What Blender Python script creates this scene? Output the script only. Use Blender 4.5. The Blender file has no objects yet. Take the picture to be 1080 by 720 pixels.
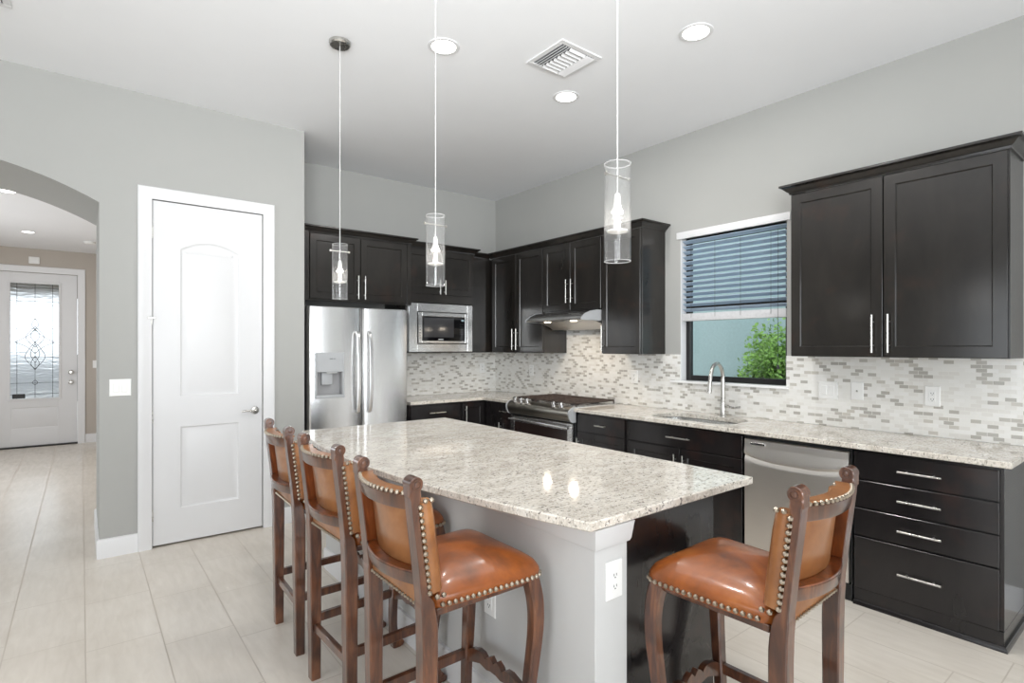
import bpy, bmesh, math, random
from mathutils import Vector, Matrix
PI = math.pi
random.seed(7)
SC = bpy.context.scene
COL = SC.collection

# ------------------------------------------------------------------ camera, world, light, exposure
cam_d = bpy.data.cameras.new('camera')
cam_d.sensor_width = 36.0
cam_d.lens = 577.6 / 1080 * 36.0
cam_d.shift_y = 6.0 / 1080
cam_d.clip_start = 0.05
cam = bpy.data.objects.new('camera', cam_d)
COL.objects.link(cam)
cam.location = (0, 0, 1.45)
cam.rotation_euler = (PI / 2, 0, -math.radians(38.17))
SC.camera = cam

SC.view_settings.view_transform = 'Standard'
SC.view_settings.look = 'None'
SC.view_settings.gamma = 1.0
SC.view_settings.exposure = -0.37
SC.view_settings.use_curve_mapping = False
SC.cycles.use_denoising = True
SC.cycles.max_bounces = 10
SC.cycles.diffuse_bounces = 6
SC.cycles.glossy_bounces = 4
SC.cycles.transmission_bounces = 8
SC.cycles.transparent_max_bounces = 12
SC.cycles.caustics_reflective = False
SC.cycles.caustics_refractive = False
SC.cycles.sample_clamp_indirect = 4.0

world = bpy.data.worlds.new('sky')
SC.world = world
world.use_nodes = True
wn = world.node_tree
wn.nodes['Background'].inputs[0].default_value = (0.86, 0.93, 1.0, 1)
wn.nodes['Background'].inputs[1].default_value = 2.8


def area_light(name, loc, rot, sx, sy, watts, color=(1, 1, 1), spread=PI, parent=None):
    d = bpy.data.lights.new(name, 'AREA')
    d.shape = 'RECTANGLE'
    d.size, d.size_y = sx, sy
    d.energy = watts
    d.color = color
    d.spread = spread
    o = bpy.data.objects.new(name, d)
    COL.objects.link(o)
    o.location = loc
    o.rotation_euler = rot
    if parent:
        o.parent = parent
    return o


# daylight entering through the glass doors behind the camera, the side window and the entry hall, plus an added fill lamp
area_light('patio_daylight', (0.6, -3.85, 1.3), (PI / 2, 0, 0), 4.6, 2.3, 140, (0.95, 0.98, 1.0))
area_light('side_daylight', (-4.35, 0.6, 1.35), (PI / 2, 0, -PI / 2), 3.6, 2.2, 56, (0.95, 0.98, 1.0))
aim = Vector((0.47, 0.82, 0.45)).to_track_quat('-Z', 'Y').to_euler()
area_light('fill_flash', (-0.7, -1.4, 2.1), aim, 1.8, 1.8, 112, (0.95, 0.98, 1.0), 1.6)  # unseen fill lamp added behind the camera to lift the ceiling and back wall
area_light('hall_daylight', (-2.05, 7.6, 1.4), (PI / 2, 0, -PI / 2), 2.6, 1.9, 42, (0.97, 0.98, 1.0))


# ------------------------------------------------------------------ materials
def lin(c):
    def f(v):
        v = v / 255.0
        return v / 12.92 if v <= 0.04045 else ((v + 0.055) / 1.055) ** 2.4
    return (f(c[0]), f(c[1]), f(c[2]), 1.0)


class NT:
    """small helper round a node tree"""
    def __init__(self, name):
        self.m = bpy.data.materials.new(name)
        self.m.use_nodes = True
        self.t = self.m.node_tree
        self.b = self.t.nodes['Principled BSDF']
        self.out = self.t.nodes['Material Output']

    def n(self, kind, **kw):
        nd = self.t.nodes.new(kind)
        for k, v in kw.items():
            if k.startswith('i_'):
                key = k[2:]
                key = int(key) if key.isdigit() else key.replace('_', ' ')
                nd.inputs[key].default_value = v
            else:
                setattr(nd, k, v)
        return nd

    def l(self, a, b):
        self.t.links.new(a, b)

    def math(self, op, a, b=None):
        nd = self.t.nodes.new('ShaderNodeMath')
        nd.operation = op
        for i, v in enumerate((a, b)):
            if v is None:
                continue
            if isinstance(v, (int, float)):
                nd.inputs[i].default_value = v
            else:
                self.l(v, nd.inputs[i])
        return nd.outputs[0]

    def ramp(self, fac, stops, interp='LINEAR'):
        r = self.t.nodes.new('ShaderNodeValToRGB')
        r.color_ramp.interpolation = interp
        el = r.color_ramp.elements
        while len(el) < len(stops):
            el.new(0.5)
        for e, (p, c) in zip(el, stops):
            e.position = p
            e.color = c
        self.l(fac, r.inputs[0])
        return r.outputs[0]

    def mix(self, fac, a, b, blend='MIX'):
        nd = self.t.nodes.new('ShaderNodeMix')
        nd.data_type = 'RGBA'
        nd.blend_type = blend
        ins = [i for i in nd.inputs if i.type == 'RGBA']
        fi = [i for i in nd.inputs if i.type == 'VALUE'][0]
        for sock, v in ((fi, fac), (ins[0], a), (ins[1], b)):
            if isinstance(v, (int, float)):
                sock.default_value = v
            elif isinstance(v, tuple):
                sock.default_value = v
            else:
                self.l(v, sock)
        return [o for o in nd.outputs if o.type == 'RGBA'][0]

    def coords(self, kind='Object', scale=(1, 1, 1)):
        tc = self.t.nodes.new('ShaderNodeTexCoord')
        mp = self.t.nodes.new('ShaderNodeMapping')
        mp.inputs['Scale'].default_value = scale
        self.l(tc.outputs[kind], mp.inputs[0])
        return mp.outputs[0]

    def noise(self, vec, scale, detail=3, rough=0.55, dist=0.0):
        nd = self.t.nodes.new('ShaderNodeTexNoise')
        nd.inputs['Scale'].default_value = scale
        nd.inputs['Detail'].default_value = detail
        nd.inputs['Roughness'].default_value = rough
        nd.inputs['Distortion'].default_value = dist
        self.l(vec, nd.inputs['Vector'])
        return nd.outputs[0]

    def bump(self, h, strength=0.2, dist=0.01):
        nd = self.t.nodes.new('ShaderNodeBump')
        nd.inputs['Strength'].default_value = strength
        nd.inputs['Distance'].default_value = dist
        self.l(h, nd.inputs['Height'])
        self.l(nd.outputs[0], self.b.inputs['Normal'])

    def set(self, color=None, rough=None, metal=None, spec=None, coat=None):
        b = self.b
        if color is not None:
            if isinstance(color, tuple):
                b.inputs['Base Color'].default_value = color
            else:
                self.l(color, b.inputs['Base Color'])
        if rough is not None:
            if isinstance(rough, (int, float)):
                b.inputs['Roughness'].default_value = rough
            else:
                self.l(rough, b.inputs['Roughness'])
        if metal is not None:
            b.inputs['Metallic'].default_value = metal
        if spec is not None:
            b.inputs['Specular IOR Level'].default_value = spec
        if coat is not None:
            b.inputs['Coat Weight'].default_value = coat
            b.inputs['Coat Roughness'].default_value = 0.12
        return self.m


def plain(name, rgb, rough=0.5, metal=0.0, var=0.04, scale=8.0, spec=0.5, bump=0.0, bscale=200):
    t = NT(name)
    v = t.coords('Object')
    f = t.noise(v, scale, 3)
    c = lin(rgb)
    a = tuple(max(0, x * (1 - var)) for x in c[:3]) + (1,)
    b = tuple(min(1, x * (1 + var)) for x in c[:3]) + (1,)
    t.set(t.ramp(f, [(0.3, a), (0.7, b)]), rough, metal, spec)
    if bump:
        t.bump(t.noise(v, bscale, 2), bump, 0.002)
    return t.m


def mat_floor():
    t = NT('floor_tile')
    g = t.n('ShaderNodeNewGeometry')
    s = t.n('ShaderNodeSeparateXYZ')
    t.l(g.outputs['Position'], s.inputs[0])
    W, L, G = 0.305, 0.61, 0.0026
    cx = t.math('DIVIDE', t.math('ADD', s.outputs[0], 0.29), W)
    ci = t.math('FLOOR', cx)
    fx = t.math('MULTIPLY', t.math('FRACT', cx), W)
    off = t.math('FRACT', t.math('MULTIPLY', ci, 0.75))
    cy = t.math('ADD', t.math('DIVIDE', t.math('SUBTRACT', s.outputs[1], 0.40), L), t.math('MULTIPLY', off, -1.0))
    ri = t.math('FLOOR', cy)
    fy = t.math('MULTIPLY', t.math('FRACT', cy), L)
    dx = t.math('MINIMUM', fx, t.math('SUBTRACT', W, fx))
    dy = t.math('MINIMUM', fy, t.math('SUBTRACT', L, fy))
    d = t.math('MINIMUM', dx, dy)
    grout = t.math('LESS_THAN', d, G)
    idv = t.n('ShaderNodeCombineXYZ')
    t.l(ci, idv.inputs[0]); t.l(ri, idv.inputs[1])
    wn_ = t.n('ShaderNodeTexWhiteNoise', noise_dimensions='3D')
    t.l(idv.outputs[0], wn_.inputs['Vector'])
    mp = t.n('ShaderNodeMapping')
    mp.inputs['Scale'].default_value = (9, 1.6, 1)
    t.l(g.outputs['Position'], mp.inputs[0])
    grain = t.noise(mp.outputs[0], 3.0, 5, 0.6, 0.5)
    cloud = t.noise(g.outputs['Position'], 1.7, 3)
    base = t.ramp(grain, [(0.3, lin((209, 201, 190))), (0.7, lin((223, 216, 206)))])
    base = t.mix(0.35, base, t.ramp(cloud, [(0.35, lin((206, 197, 185))), (0.65, lin((226, 220, 211)))]))
    base = t.mix(t.math('MULTIPLY', wn_.outputs[0], 0.16), base, lin((198, 188, 175)))
    colr = t.mix(grout, base, lin((183, 174, 162)))
    t.set(colr, t.math('ADD', t.math('MULTIPLY', grout, 0.4), t.math('ADD', t.math('MULTIPLY', grain, 0.1), 0.2)), 0, 0.45)
    t.bump(t.math('MULTIPLY', grout, -1.0), 0.3, 0.002)
    return t.m


def mat_backsplash(name, axis):
    t = NT(name)
    g = t.n('ShaderNodeNewGeometry')
    s = t.n('ShaderNodeSeparateXYZ')
    t.l(g.outputs['Position'], s.inputs[0])
    c = t.n('ShaderNodeCombineXYZ')
    t.l(s.outputs[axis], c.inputs[0]); t.l(s.outputs[2], c.inputs[1])
    br = t.n('ShaderNodeTexBrick', offset=0.5, offset_frequency=2)
    br.inputs['Color1'].default_value = (0, 0, 0, 1)
    br.inputs['Color2'].default_value = (1, 1, 1, 1)
    br.inputs['Mortar'].default_value = (0, 0, 0, 1)
    br.inputs['Scale'].default_value = 1.0
    br.inputs['Mortar Size'].default_value = 0.0012
    br.inputs['Mortar Smooth'].default_value = 0.1
    br.inputs['Bias'].default_value = 0.0
    br.inputs['Brick Width'].default_value = 0.050
    br.inputs['Row Height'].default_value = 0.0225
    t.l(c.outputs[0], br.inputs['Vector'])
    colr = t.ramp(br.outputs['Color'], [(0.0, lin((229, 228, 224))), (0.30, lin((222, 220, 215))), (0.55, lin((232, 231, 228))),
                                        (0.76, lin((176, 173, 166))), (0.86, lin((186, 183, 176))), (0.94, lin((198, 194, 186)))], 'CONSTANT')
    colr = t.mix(br.outputs['Fac'], colr, lin((226, 225, 220)))
    t.set(colr, t.math('ADD', t.math('MULTIPLY', br.outputs['Fac'], 0.45), 0.16), 0, 0.5)
    t.bump(t.math('MULTIPLY', br.outputs['Fac'], -1.0), 0.35, 0.002)
    return t.m


def mat_granite():
    t = NT('granite')
    g = t.n('ShaderNodeNewGeometry')
    p = g.outputs['Position']
    mp = t.n('ShaderNodeMapping')
    mp.inputs['Rotation'].default_value = (0, 0, 0.7)
    mp.inputs['Scale'].default_value = (1.0, 1.9, 1.0)
    t.l(p, mp.inputs[0])
    q = mp.outputs[0]
    cloud = t.noise(q, 7.0, 4, 0.6, 0.4)
    base = t.ramp(cloud, [(0.3, lin((198, 190, 179))), (0.5, lin((218, 211, 200))), (0.72, lin((232, 228, 220)))])
    m1 = t.noise(q, 42.0, 4, 0.62, 0.3)
    base = t.mix(t.ramp(m1, [(0.52, (0, 0, 0, 1)), (0.64, (0.75, 0.75, 0.75, 1))]), base, lin((171, 164, 152)))
    m2 = t.noise(q, 62.0, 3, 0.6, 0.6)
    base = t.mix(t.ramp(m2, [(0.58, (0, 0, 0, 1)), (0.65, (0.95, 0.95, 0.95, 1))]), base, lin((104, 96, 90)))
    m3 = t.noise(q, 120.0, 2, 0.5, 0.2)
    base = t.mix(t.ramp(m3, [(0.60, (0, 0, 0, 1)), (0.7, (0.8, 0.8, 0.8, 1))]), base, lin((243, 241, 237)))
    t.set(base, 0.06, 0, 0.5)
    return t.m


def mat_espresso(name, lo, hi, red):
    t = NT(name)
    v = t.coords('Object', (1, 1, 0.35))
    f = t.noise(v, 5.0, 5, 0.6, 0.6)
    base = t.ramp(f, [(0.3, lin(lo)), (0.7, lin(hi))])
    v2 = t.coords('Object')
    spots = t.noise(v2, 4.5, 3, 0.55)
    base = t.mix(t.ramp(spots, [(0.58, (0, 0, 0, 1)), (0.78, (0.5, 0.5, 0.5, 1))]), base, lin(red))
    t.set(base, 0.4, 0, 0.05, 1.0)
    t.b.inputs['Coat Roughness'].default_value = 0.17
    return t.m


def mat_wood(name, dark, mid, light):
    t = NT(name)
    v = t.coords('Object', (14, 14, 2.2))
    f = t.noise(v, 2.2, 6, 0.62, 0.8)
    base = t.ramp(f, [(0.28, lin(dark)), (0.5, lin(mid)), (0.74, lin(light))])
    big = t.noise(t.coords('Object'), 6.0, 2)
    base = t.mix(t.ramp(big, [(0.42, (0, 0, 0, 1)), (0.68, (0.75, 0.75, 0.75, 1))]), base, lin(dark))
    t.set(base, t.math('ADD', t.math('MULTIPLY', f, 0.15), 0.24), 0, 0.5, 0.8)
    t.bump(f, 0.08, 0.002)
    return t.m


def mat_leather(name, dark, mid, light):
    t = NT(name)
    v = t.coords('Object')
    f = t.noise(v, 5.5, 4, 0.6, 0.3)
    base = t.ramp(f, [(0.3, lin(dark)), (0.52, lin(mid)), (0.72, lin(light))])
    t.set(base, 0.32, 0, 0.4, 0.35)
    vo = t.n('ShaderNodeTexVoronoi')
    vo.inputs['Scale'].default_value = 210
    t.l(v, vo.inputs['Vector'])
    t.bump(vo.outputs['Distance'], 0.07, 0.001)
    return t.m


def mat_steel(name, rgb, rough=0.24, axis=(1, 1, 90), var=1.0):
    t = NT(name)
    v = t.coords('Object', axis)
    f = t.noise(v, 6.0, 3, 0.6)
    c = lin(rgb)
    t.set(t.ramp(f, [(0.3, tuple(x * (1 - 0.06 * var) for x in c[:3]) + (1,)), (0.7, c)]), t.math('ADD', t.math('MULTIPLY', f, 0.1 * var), rough - 0.05 * var), 1.0)
    return t.m


def mat_clear(name, tint=(1, 1, 1, 1), rough=0.02, edge=0.5, veil=0.0):
    """thin clear glass: see-through, mirror-like towards grazing"""
    t = NT(name)
    tr = t.n('ShaderNodeBsdfTransparent')
    tr.inputs[0].default_value = tint
    gl = t.n('ShaderNodeBsdfGlossy')
    gl.inputs['Roughness'].default_value = rough
    fr = t.n('ShaderNodeLayerWeight')
    fr.inputs['Blend'].default_value = 0.5
    fac = t.math('ADD', t.math('MULTIPLY', t.math('POWER', fr.outputs['Facing'], 4.0), edge), 0.015)
    noise = t.noise(t.coords('Object'), 3.0, 1)
    mx = t.n('ShaderNodeMixShader')
    t.l(t.math('ADD', fac, t.math('MULTIPLY', noise, 0.004)), mx.inputs[0])
    t.l(tr.outputs[0], mx.inputs[1]); t.l(gl.outputs[0], mx.inputs[2])
    if veil:
        df = t.n('ShaderNodeBsdfTranslucent')
        df2 = t.n('ShaderNodeBsdfDiffuse')
        for q in (df, df2):
            q.inputs[0].default_value = (1, 1, 1, 1)
        m0 = t.n('ShaderNodeMixShader')
        t.l(df.outputs[0], m0.inputs[1]); t.l(df2.outputs[0], m0.inputs[2])
        m2 = t.n('ShaderNodeMixShader')
        m2.inputs[0].default_value = veil
        t.l(mx.outputs[0], m2.inputs[1]); t.l(m0.outputs[0], m2.inputs[2])
        t.l(m2.outputs[0], t.out.inputs[0])
        return t.m
    t.l(mx.outputs[0], t.out.inputs[0])
    return t.m


def mat_glow(name, rgb, strength):
    t = NT(name)
    em = t.n('ShaderNodeEmission')
    f = t.noise(t.coords('Object'), 4.0, 1)
    t.l(t.ramp(f, [(0.0, lin(rgb)), (1.0, lin(rgb))]), em.inputs[0])
    em.inputs[1].default_value = strength
    t.l(em.outputs[0], t.out.inputs[0])
    return t.m


def mat_leaded_glass():
    t = NT('leaded_glass')
    v = t.coords('Object', (1, 1, 1.7))
    wv = t.n('ShaderNodeTexWave', wave_type='BANDS', bands_direction='Z')
    wv.inputs['Scale'].default_value = 3.2
    wv.inputs['Distortion'].default_value = 9
    wv.inputs['Detail'].default_value = 2
    wv.inputs['Detail Scale'].default_value = 1.2
    t.l(v, wv.inputs['Vector'])
    b = t.b
    b.inputs['Base Color'].default_value = (0.95, 0.97, 0.97, 1)
    b.inputs['Transmission Weight'].default_value = 1.0
    b.inputs['Roughness'].default_value = 0.28
    b.inputs['IOR'].default_value = 1.3
    t.bump(wv.outputs[0], 0.5, 0.02)
    return t.m


M = {}
M['wall'] = plain('wall_paint', (169, 169, 166), 0.75, var=0.012, scale=2.0, spec=0.3)
M['ceiling'] = plain('ceiling_paint', (238, 239, 241), 0.85, var=0.01, scale=2.0, spec=0.2)
M['tan_wall'] = plain('hall_paint', (186, 178, 169), 0.75, var=0.012, scale=2.0, spec=0.3)
M['trim'] = plain('white_trim', (222, 222, 223), 0.38, var=0.01, scale=3.0)
M['island_paint'] = plain('island_paint', (200, 200, 199), 0.6, var=0.012, scale=2.0, spec=0.3)
M['cap'] = plain('cap_paint', (208, 208, 208), 0.5, var=0.01, scale=3.0)
M['door'] = plain('white_door', (217, 217, 218), 0.35, var=0.01, scale=3.0)
M['floor'] = mat_floor()
M['tile_right'] = mat_backsplash('mosaic_right', 1)
M['tile_back'] = mat_backsplash('mosaic_back', 0)
M['granite'] = mat_granite()
M['espresso'] = mat_espresso('espresso_wood', (28, 26, 24), (40, 37, 34), (56, 38, 31))
M['espresso_low'] = mat_espresso('espresso_wood_base', (25, 23, 24), (36, 33, 33), (58, 37, 31))
M['steel'] = mat_steel('brushed_steel', (220, 220, 219), 0.24, (60, 1, 1), 0.3)
M['steel_v'] = mat_steel('brushed_steel_door', (232, 232, 232), 0.27, (9, 9, 0.4), 0.15)
M['steel_warm'] = mat_steel('brushed_steel_warm', (240, 235, 229), 0.40, (1, 1, 60), 0.4)
M['steel_shaded'] = mat_steel('range_panel_shaded_steel', (150, 146, 138), 0.3, (1, 1, 40))  # shade on the panel's down-facing front put into a darker steel colour
M['nickel'] = mat_steel('satin_nickel', (200, 198, 193), 0.28, (5, 5, 5))
M['chrome'] = mat_steel('polished_chrome', (242, 242, 243), 0.22, (3, 3, 3))
M['brass'] = mat_steel('antique_nail', (176, 164, 148), 0.34, (40, 40, 40))
M['stool_wood'] = mat_wood('walnut_wood', (44, 22, 14), (88, 50, 30), (132, 82, 50))
M['amber_wood'] = mat_wood('amber_wood', (70, 32, 14), (120, 60, 24), (152, 84, 38))
M['leather'] = mat_leather('tan_leather', (94, 48, 19), (144, 77, 29), (176, 105, 45))
M['leather_back'] = mat_leather('worn_tan_leather', (118, 72, 38), (148, 96, 54), (174, 122, 78))
M['black_glass'] = plain('black_glass', (16, 16, 18), 0.06, var=0.05)
M['smoke_glass'] = plain('smoked_glass', (58, 58, 60), 0.1, var=0.05)
M['oven_glass'] = plain('oven_glass', (48, 38, 36), 0.08, var=0.05)
M['black'] = plain('black_plastic', (22, 22, 23), 0.45, var=0.08)
M['dark_gap'] = plain('dark_gap', (10, 10, 10), 0.8, var=0.05)
M['iron'] = plain('cast_iron', (64, 52, 46), 0.5, var=0.15, scale=30)
M['recess_grey'] = plain('recess_grey', (158, 158, 159), 0.35, var=0.03)
M['plastic'] = plain('white_plastic', (236, 236, 234), 0.35, var=0.01)
M['cord'] = plain('cord_grey', (196, 196, 194), 0.5, var=0.01)
M['grey_plastic'] = plain('grey_plastic', (176, 178, 180), 0.35, var=0.02)
M['mid_grey'] = plain('dispenser_grey', (128, 129, 131), 0.4, var=0.03)
M['slat'] = plain('blue_grey_slat', (168, 186, 205), 0.5, var=0.03, scale=12)
M['slat_rail'] = plain('whitewashed_wood', (206, 206, 208), 0.5, var=0.06, scale=40)
M['black_frame'] = plain('black_frame', (14, 14, 15), 0.35, var=0.05)
M['marble'] = plain('white_marble', (238, 238, 238), 0.2, var=0.02, scale=6)
M['clear'] = mat_clear('clear_glass', (1, 1, 1, 1), 0.04, 0.7, 0.035)
M['rim'] = mat_clear('glass_rim', (1, 1, 1, 1), 0.1, 0.5, 0.25)
M['cup'] = mat_clear('cup_glass', (1, 1, 1, 1), 0.08, 0.8)
M['pane'] = mat_clear('window_pane', (0.97, 0.99, 0.98, 1), 0.01, 0.5)
M['frost'] = plain('frosted_glass', (245, 244, 240), 0.3, var=0.01)
M['lamp'] = mat_glow('lamp_glow', (255, 250, 240), 14.0)
M['downlight'] = mat_glow('downlight_glow', (255, 251, 244), 9.0)
M['hood_lamp'] = mat_glow('hood_lamp_glow', (255, 238, 210), 8.0)
M['display'] = mat_glow('display_glow', (200, 225, 235), 0.8)
M['stucco'] = plain('teal_stucco', (172, 192, 194), 0.9, var=0.05, scale=30, bump=0.4, bscale=60)
M['leaf'] = plain('leaf_green', (132, 172, 78), 0.5, var=0.45, scale=22)
M['bark'] = plain('bark', (90, 76, 58), 0.8, var=0.2, scale=30)
M['soil'] = plain('ground', (150, 146, 128), 0.9, var=0.15, scale=6)
M['concrete'] = plain('driveway_concrete', (205, 203, 198), 0.8, var=0.05, scale=4)
M['porch'] = plain('porch_beam', (96, 84, 66), 0.7, var=0.08, scale=4)
M['lead'] = plain('lead_came', (44, 44, 42), 0.4, var=0.1)
M['leaded'] = mat_leaded_glass()
M['bevel_glass'] = mat_clear('bevelled_glass', (0.9, 0.95, 0.93, 1), 0.05, 1.2)

# ------------------------------------------------------------------ mesh helpers


class MB:
    """collects shapes given in world (or thing-local) coordinates; build() links them as one mesh object"""

    def __init__(self):
        self.bm = bmesh.new()

    def add(self, other, smooth=True):
        me = bpy.data.meshes.new('tmp')
        other.to_mesh(me)
        other.free()
        self.bm.from_mesh(me)
        bpy.data.meshes.remove(me)

    def box(self, x0, x1, y0, y1, z0, z1, bev=0.0, seg=1, mat=None):
        b = bmesh.new()
        bmesh.ops.create_cube(b, size=1.0)
        sx, sy, sz = abs(x1 - x0), abs(y1 - y0), abs(z1 - z0)
        bmesh.ops.scale(b, vec=(sx, sy, sz), verts=b.verts)
        if bev > 0:
            bev = min(bev, 0.45 * min(sx, sy, sz))
            bmesh.ops.bevel(b, geom=list(b.edges), offset=bev, segments=seg, profile=0.6, affect='EDGES')
        bmesh.ops.translate(b, vec=((x0 + x1) / 2, (y0 + y1) / 2, (z0 + z1) / 2), verts=b.verts)
        if mat:
            bmesh.ops.transform(b, matrix=mat, verts=b.verts)
        self.add(b)
        return self

    def cyl(self, p0, p1, r0, r1=None, seg=20, cap=True):
        p0, p1 = Vector(p0), Vector(p1)
        r1 = r0 if r1 is None else r1
        d = p1 - p0
        b = bmesh.new()
        bmesh.ops.create_cone(b, cap_ends=cap, segments=seg, radius1=r0, radius2=r1, depth=d.length)
        q = Vector((0, 0, 1)).rotation_difference(d.normalized())
        bmesh.ops.transform(b, matrix=Matrix.Translation((p0 + p1) / 2) @ q.to_matrix().to_4x4(), verts=b.verts)
        self.add(b)
        return self

    def loops(self, rings, close=True, cap0=True, cap1=True):
        """skin a list of rings (each a list of points)"""
        b = bmesh.new()
        vr = [[b.verts.new(p) for p in r] for r in rings]
        n = len(vr[0])
        for a, c in zip(vr, vr[1:]):
            for i in range(n if close else n - 1):
                j = (i + 1) % n
                b.faces.new((a[i], a[j], c[j], c[i]))
        if close and cap0:
            b.faces.new(list(reversed(vr[0])))
        if close and cap1:
            b.faces.new(vr[-1])
        bmesh.ops.recalc_face_normals(b, faces=b.faces)
        self.add(b)
        return self

    def lathe(self, prof, c=(0, 0, 0), seg=28, axis='Z', cap0=True, cap1=True):
        rings = []
        for r, z in prof:
            ring = []
            for i in range(seg):
                a = 2 * PI * i / seg
                x, y = max(r, 1e-5) * math.cos(a), max(r, 1e-5) * math.sin(a)
                if axis == 'Z':
                    p = (x, y, z)
                elif axis == 'X':
                    p = (z, x, y)
                else:
                    p = (x, z, y)
                ring.append((p[0] + c[0], p[1] + c[1], p[2] + c[2]))
            rings.append(ring)
        return self.loops(rings, cap0=cap0, cap1=cap1)

    def sweep(self, pts, secs, up=(1, 0, 0), chamfer=0.18, samples=6):
        """rectangular section (w along `up`, d across) swept along a smooth path; secs = (w, d) per point"""
        P = [Vector(p) for p in pts]

        def cr(a, b, c, d, t):
            return 0.5 * ((2 * b) + (c - a) * t + (2 * a - 5 * b + 4 * c - d) * t * t + (3 * b - a - 3 * c + d) * t ** 3)
        path, sz = [], []
        n = len(P)
        for i in range(n - 1):
            for k in range(samples):
                t = k / samples
                path.append(cr(P[max(i - 1, 0)], P[i], P[i + 1], P[min(i + 2, n - 1)], t))
                a, b_ = secs[i], secs[i + 1]
                sz.append((a[0] + (b_[0] - a[0]) * t, a[1] + (b_[1] - a[1]) * t))
        path.append(P[-1]); sz.append(secs[-1])
        rings = []
        U = Vector(up)
        for i, p in enumerate(path):
            tg = (path[min(i + 1, len(path) - 1)] - path[max(i - 1, 0)]).normalized()
            v = tg.cross(U).normalized()
            u = v.cross(tg).normalized()
            w, d = sz[i][0] / 2, sz[i][1] / 2
            k = chamfer * min(w, d)
            ring = []
            for a, b_ in ((w - k, d), (w, d - k), (w, -d + k), (w - k, -d), (-w + k, -d), (-w, -d + k), (-w, d - k), (-w + k, d)):
                ring.append(p + u * a + v * b_)
            rings.append(ring)
        return self.loops(rings)

    def tube(self, pts, r, seg=12, samples=6):
        P = [Vector(p) for p in pts]
        path = []
        n = len(P)
        for i in range(n - 1):
            a, b_, c, d = P[max(i - 1, 0)], P[i], P[i + 1], P[min(i + 2, n - 1)]
            for k in range(samples):
                t = k / samples
                path.append(0.5 * ((2 * b_) + (c - a) * t + (2 * a - 5 * b_ + 4 * c - d) * t * t + (3 * b_ - a - 3 * c + d) * t ** 3))
        path.append(P[-1])
        rings = []
        ref = None
        for i, p in enumerate(path):
            tg = (path[min(i + 1, len(path) - 1)] - path[max(i - 1, 0)]).normalized()
            if ref is None:
                ref = tg.orthogonal().normalized()
            ref = (ref - tg * ref.dot(tg)).normalized()
            v = tg.cross(ref)
            rr = r(i / (len(path) - 1)) if callable(r) else r
            rings.append([p + ref * (rr * math.cos(2 * PI * k / seg)) + v * (rr * math.sin(2 * PI * k / seg)) for k in range(seg)])
        return self.loops(rings)

    def prism(self, poly, mapf, d0, d1):
        """polygon (u, v) extruded from depth d0 to d1 through mapf(u, v, d)"""
        b = bmesh.new()
        a0 = [b.verts.new(mapf(u, v, d0)) for u, v in poly]
        a1 = [b.verts.new(mapf(u, v, d1)) for u, v in poly]
        n = len(poly)
        f0 = b.faces.new(a0)
        f1 = b.faces.new(list(reversed(a1)))
        for i in range(n):
            j = (i + 1) % n
            b.faces.new((a0[j], a0[i], a1[i], a1[j]))
        bmesh.ops.recalc_face_normals(b, faces=b.faces)
        bmesh.ops.triangulate(b, faces=[f for f in b.faces if len(f.verts) > 4])
        self.add(b)
        return self

    def balls(self, pts, r, flat=None):
        for p in pts:
            b = bmesh.new()
            bmesh.ops.create_icosphere(b, subdivisions=1, radius=r)
            bmesh.ops.translate(b, vec=p, verts=b.verts)
            self.add(b)
        return self

    def build(self, name, mat, parent=None, sharp=35.0):
        me = bpy.data.meshes.new(name)
        base = Vector((0, 0, 0))
        q = parent
        while q is not None:
            base += Vector(q.location)
            q = q.parent
        if base.length > 0 and not parent.get('_local'):
            bmesh.ops.translate(self.bm, vec=-base, verts=self.bm.verts)
        self.bm.to_mesh(me)
        self.bm.free()
        me.polygons.foreach_set('use_smooth', [True] * len(me.polygons))
        me.set_sharp_from_angle(angle=math.radians(sharp))
        me.materials.append(mat)
        o = bpy.data.objects.new(name, me)
        COL.objects.link(o)
        if parent is not None:
            o.parent = parent
        return o


def thing(name, label, cat, loc=(0, 0, 0), group=None):
    o = bpy.data.objects.new(name, None)
    o.empty_display_size = 0.1
    COL.objects.link(o)
    o.location = loc
    o['label'] = label
    o['category'] = cat
    if group:
        o['group'] = group
    return o


def tag(o, label, cat, group=None, kind=None):
    o['label'] = label
    o['category'] = cat
    if group:
        o['group'] = group
    if kind:
        o['kind'] = kind
    return o


def struct(name, mb, mat, parent=None, label=None):
    o = mb.build(name, mat, parent)
    if parent is None:
        o['kind'] = 'structure'
        if label:
            o['label'] = label
            o['category'] = name.split('_')[0]
    return o


def copy_tree(o, parent=None):
    c = o.copy()
    COL.objects.link(c)
    c.parent = parent
    for ch in list(o.children):
        copy_tree(ch, c)
    return c


XR = lambda xf: (lambda u, v, d: (xf - d, u, v))      # a front on the right-hand run, facing -x
YB = lambda yf: (lambda u, v, d: (u, yf - d, v))      # a front on the back run, facing -y


def inset_poly(pts, k):
    n = len(pts)
    out = []
    area = sum(pts[i][0] * pts[(i + 1) % n][1] - pts[(i + 1) % n][0] * pts[i][1] for i in range(n))
    s = 1 if area > 0 else -1
    for i in range(n):
        p0, p1, p2 = Vector(pts[i - 1]), Vector(pts[i]), Vector(pts[(i + 1) % n])
        d1, d2 = (p1 - p0).normalized(), (p2 - p1).normalized()
        n1, n2 = Vector((-d1.y, d1.x)) * s, Vector((-d2.y, d2.x)) * s
        m = (n1 + n2)
        m = m / max(0.2, m.dot(n1))
        out.append(tuple(p1 + m * k))
    return out


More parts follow.
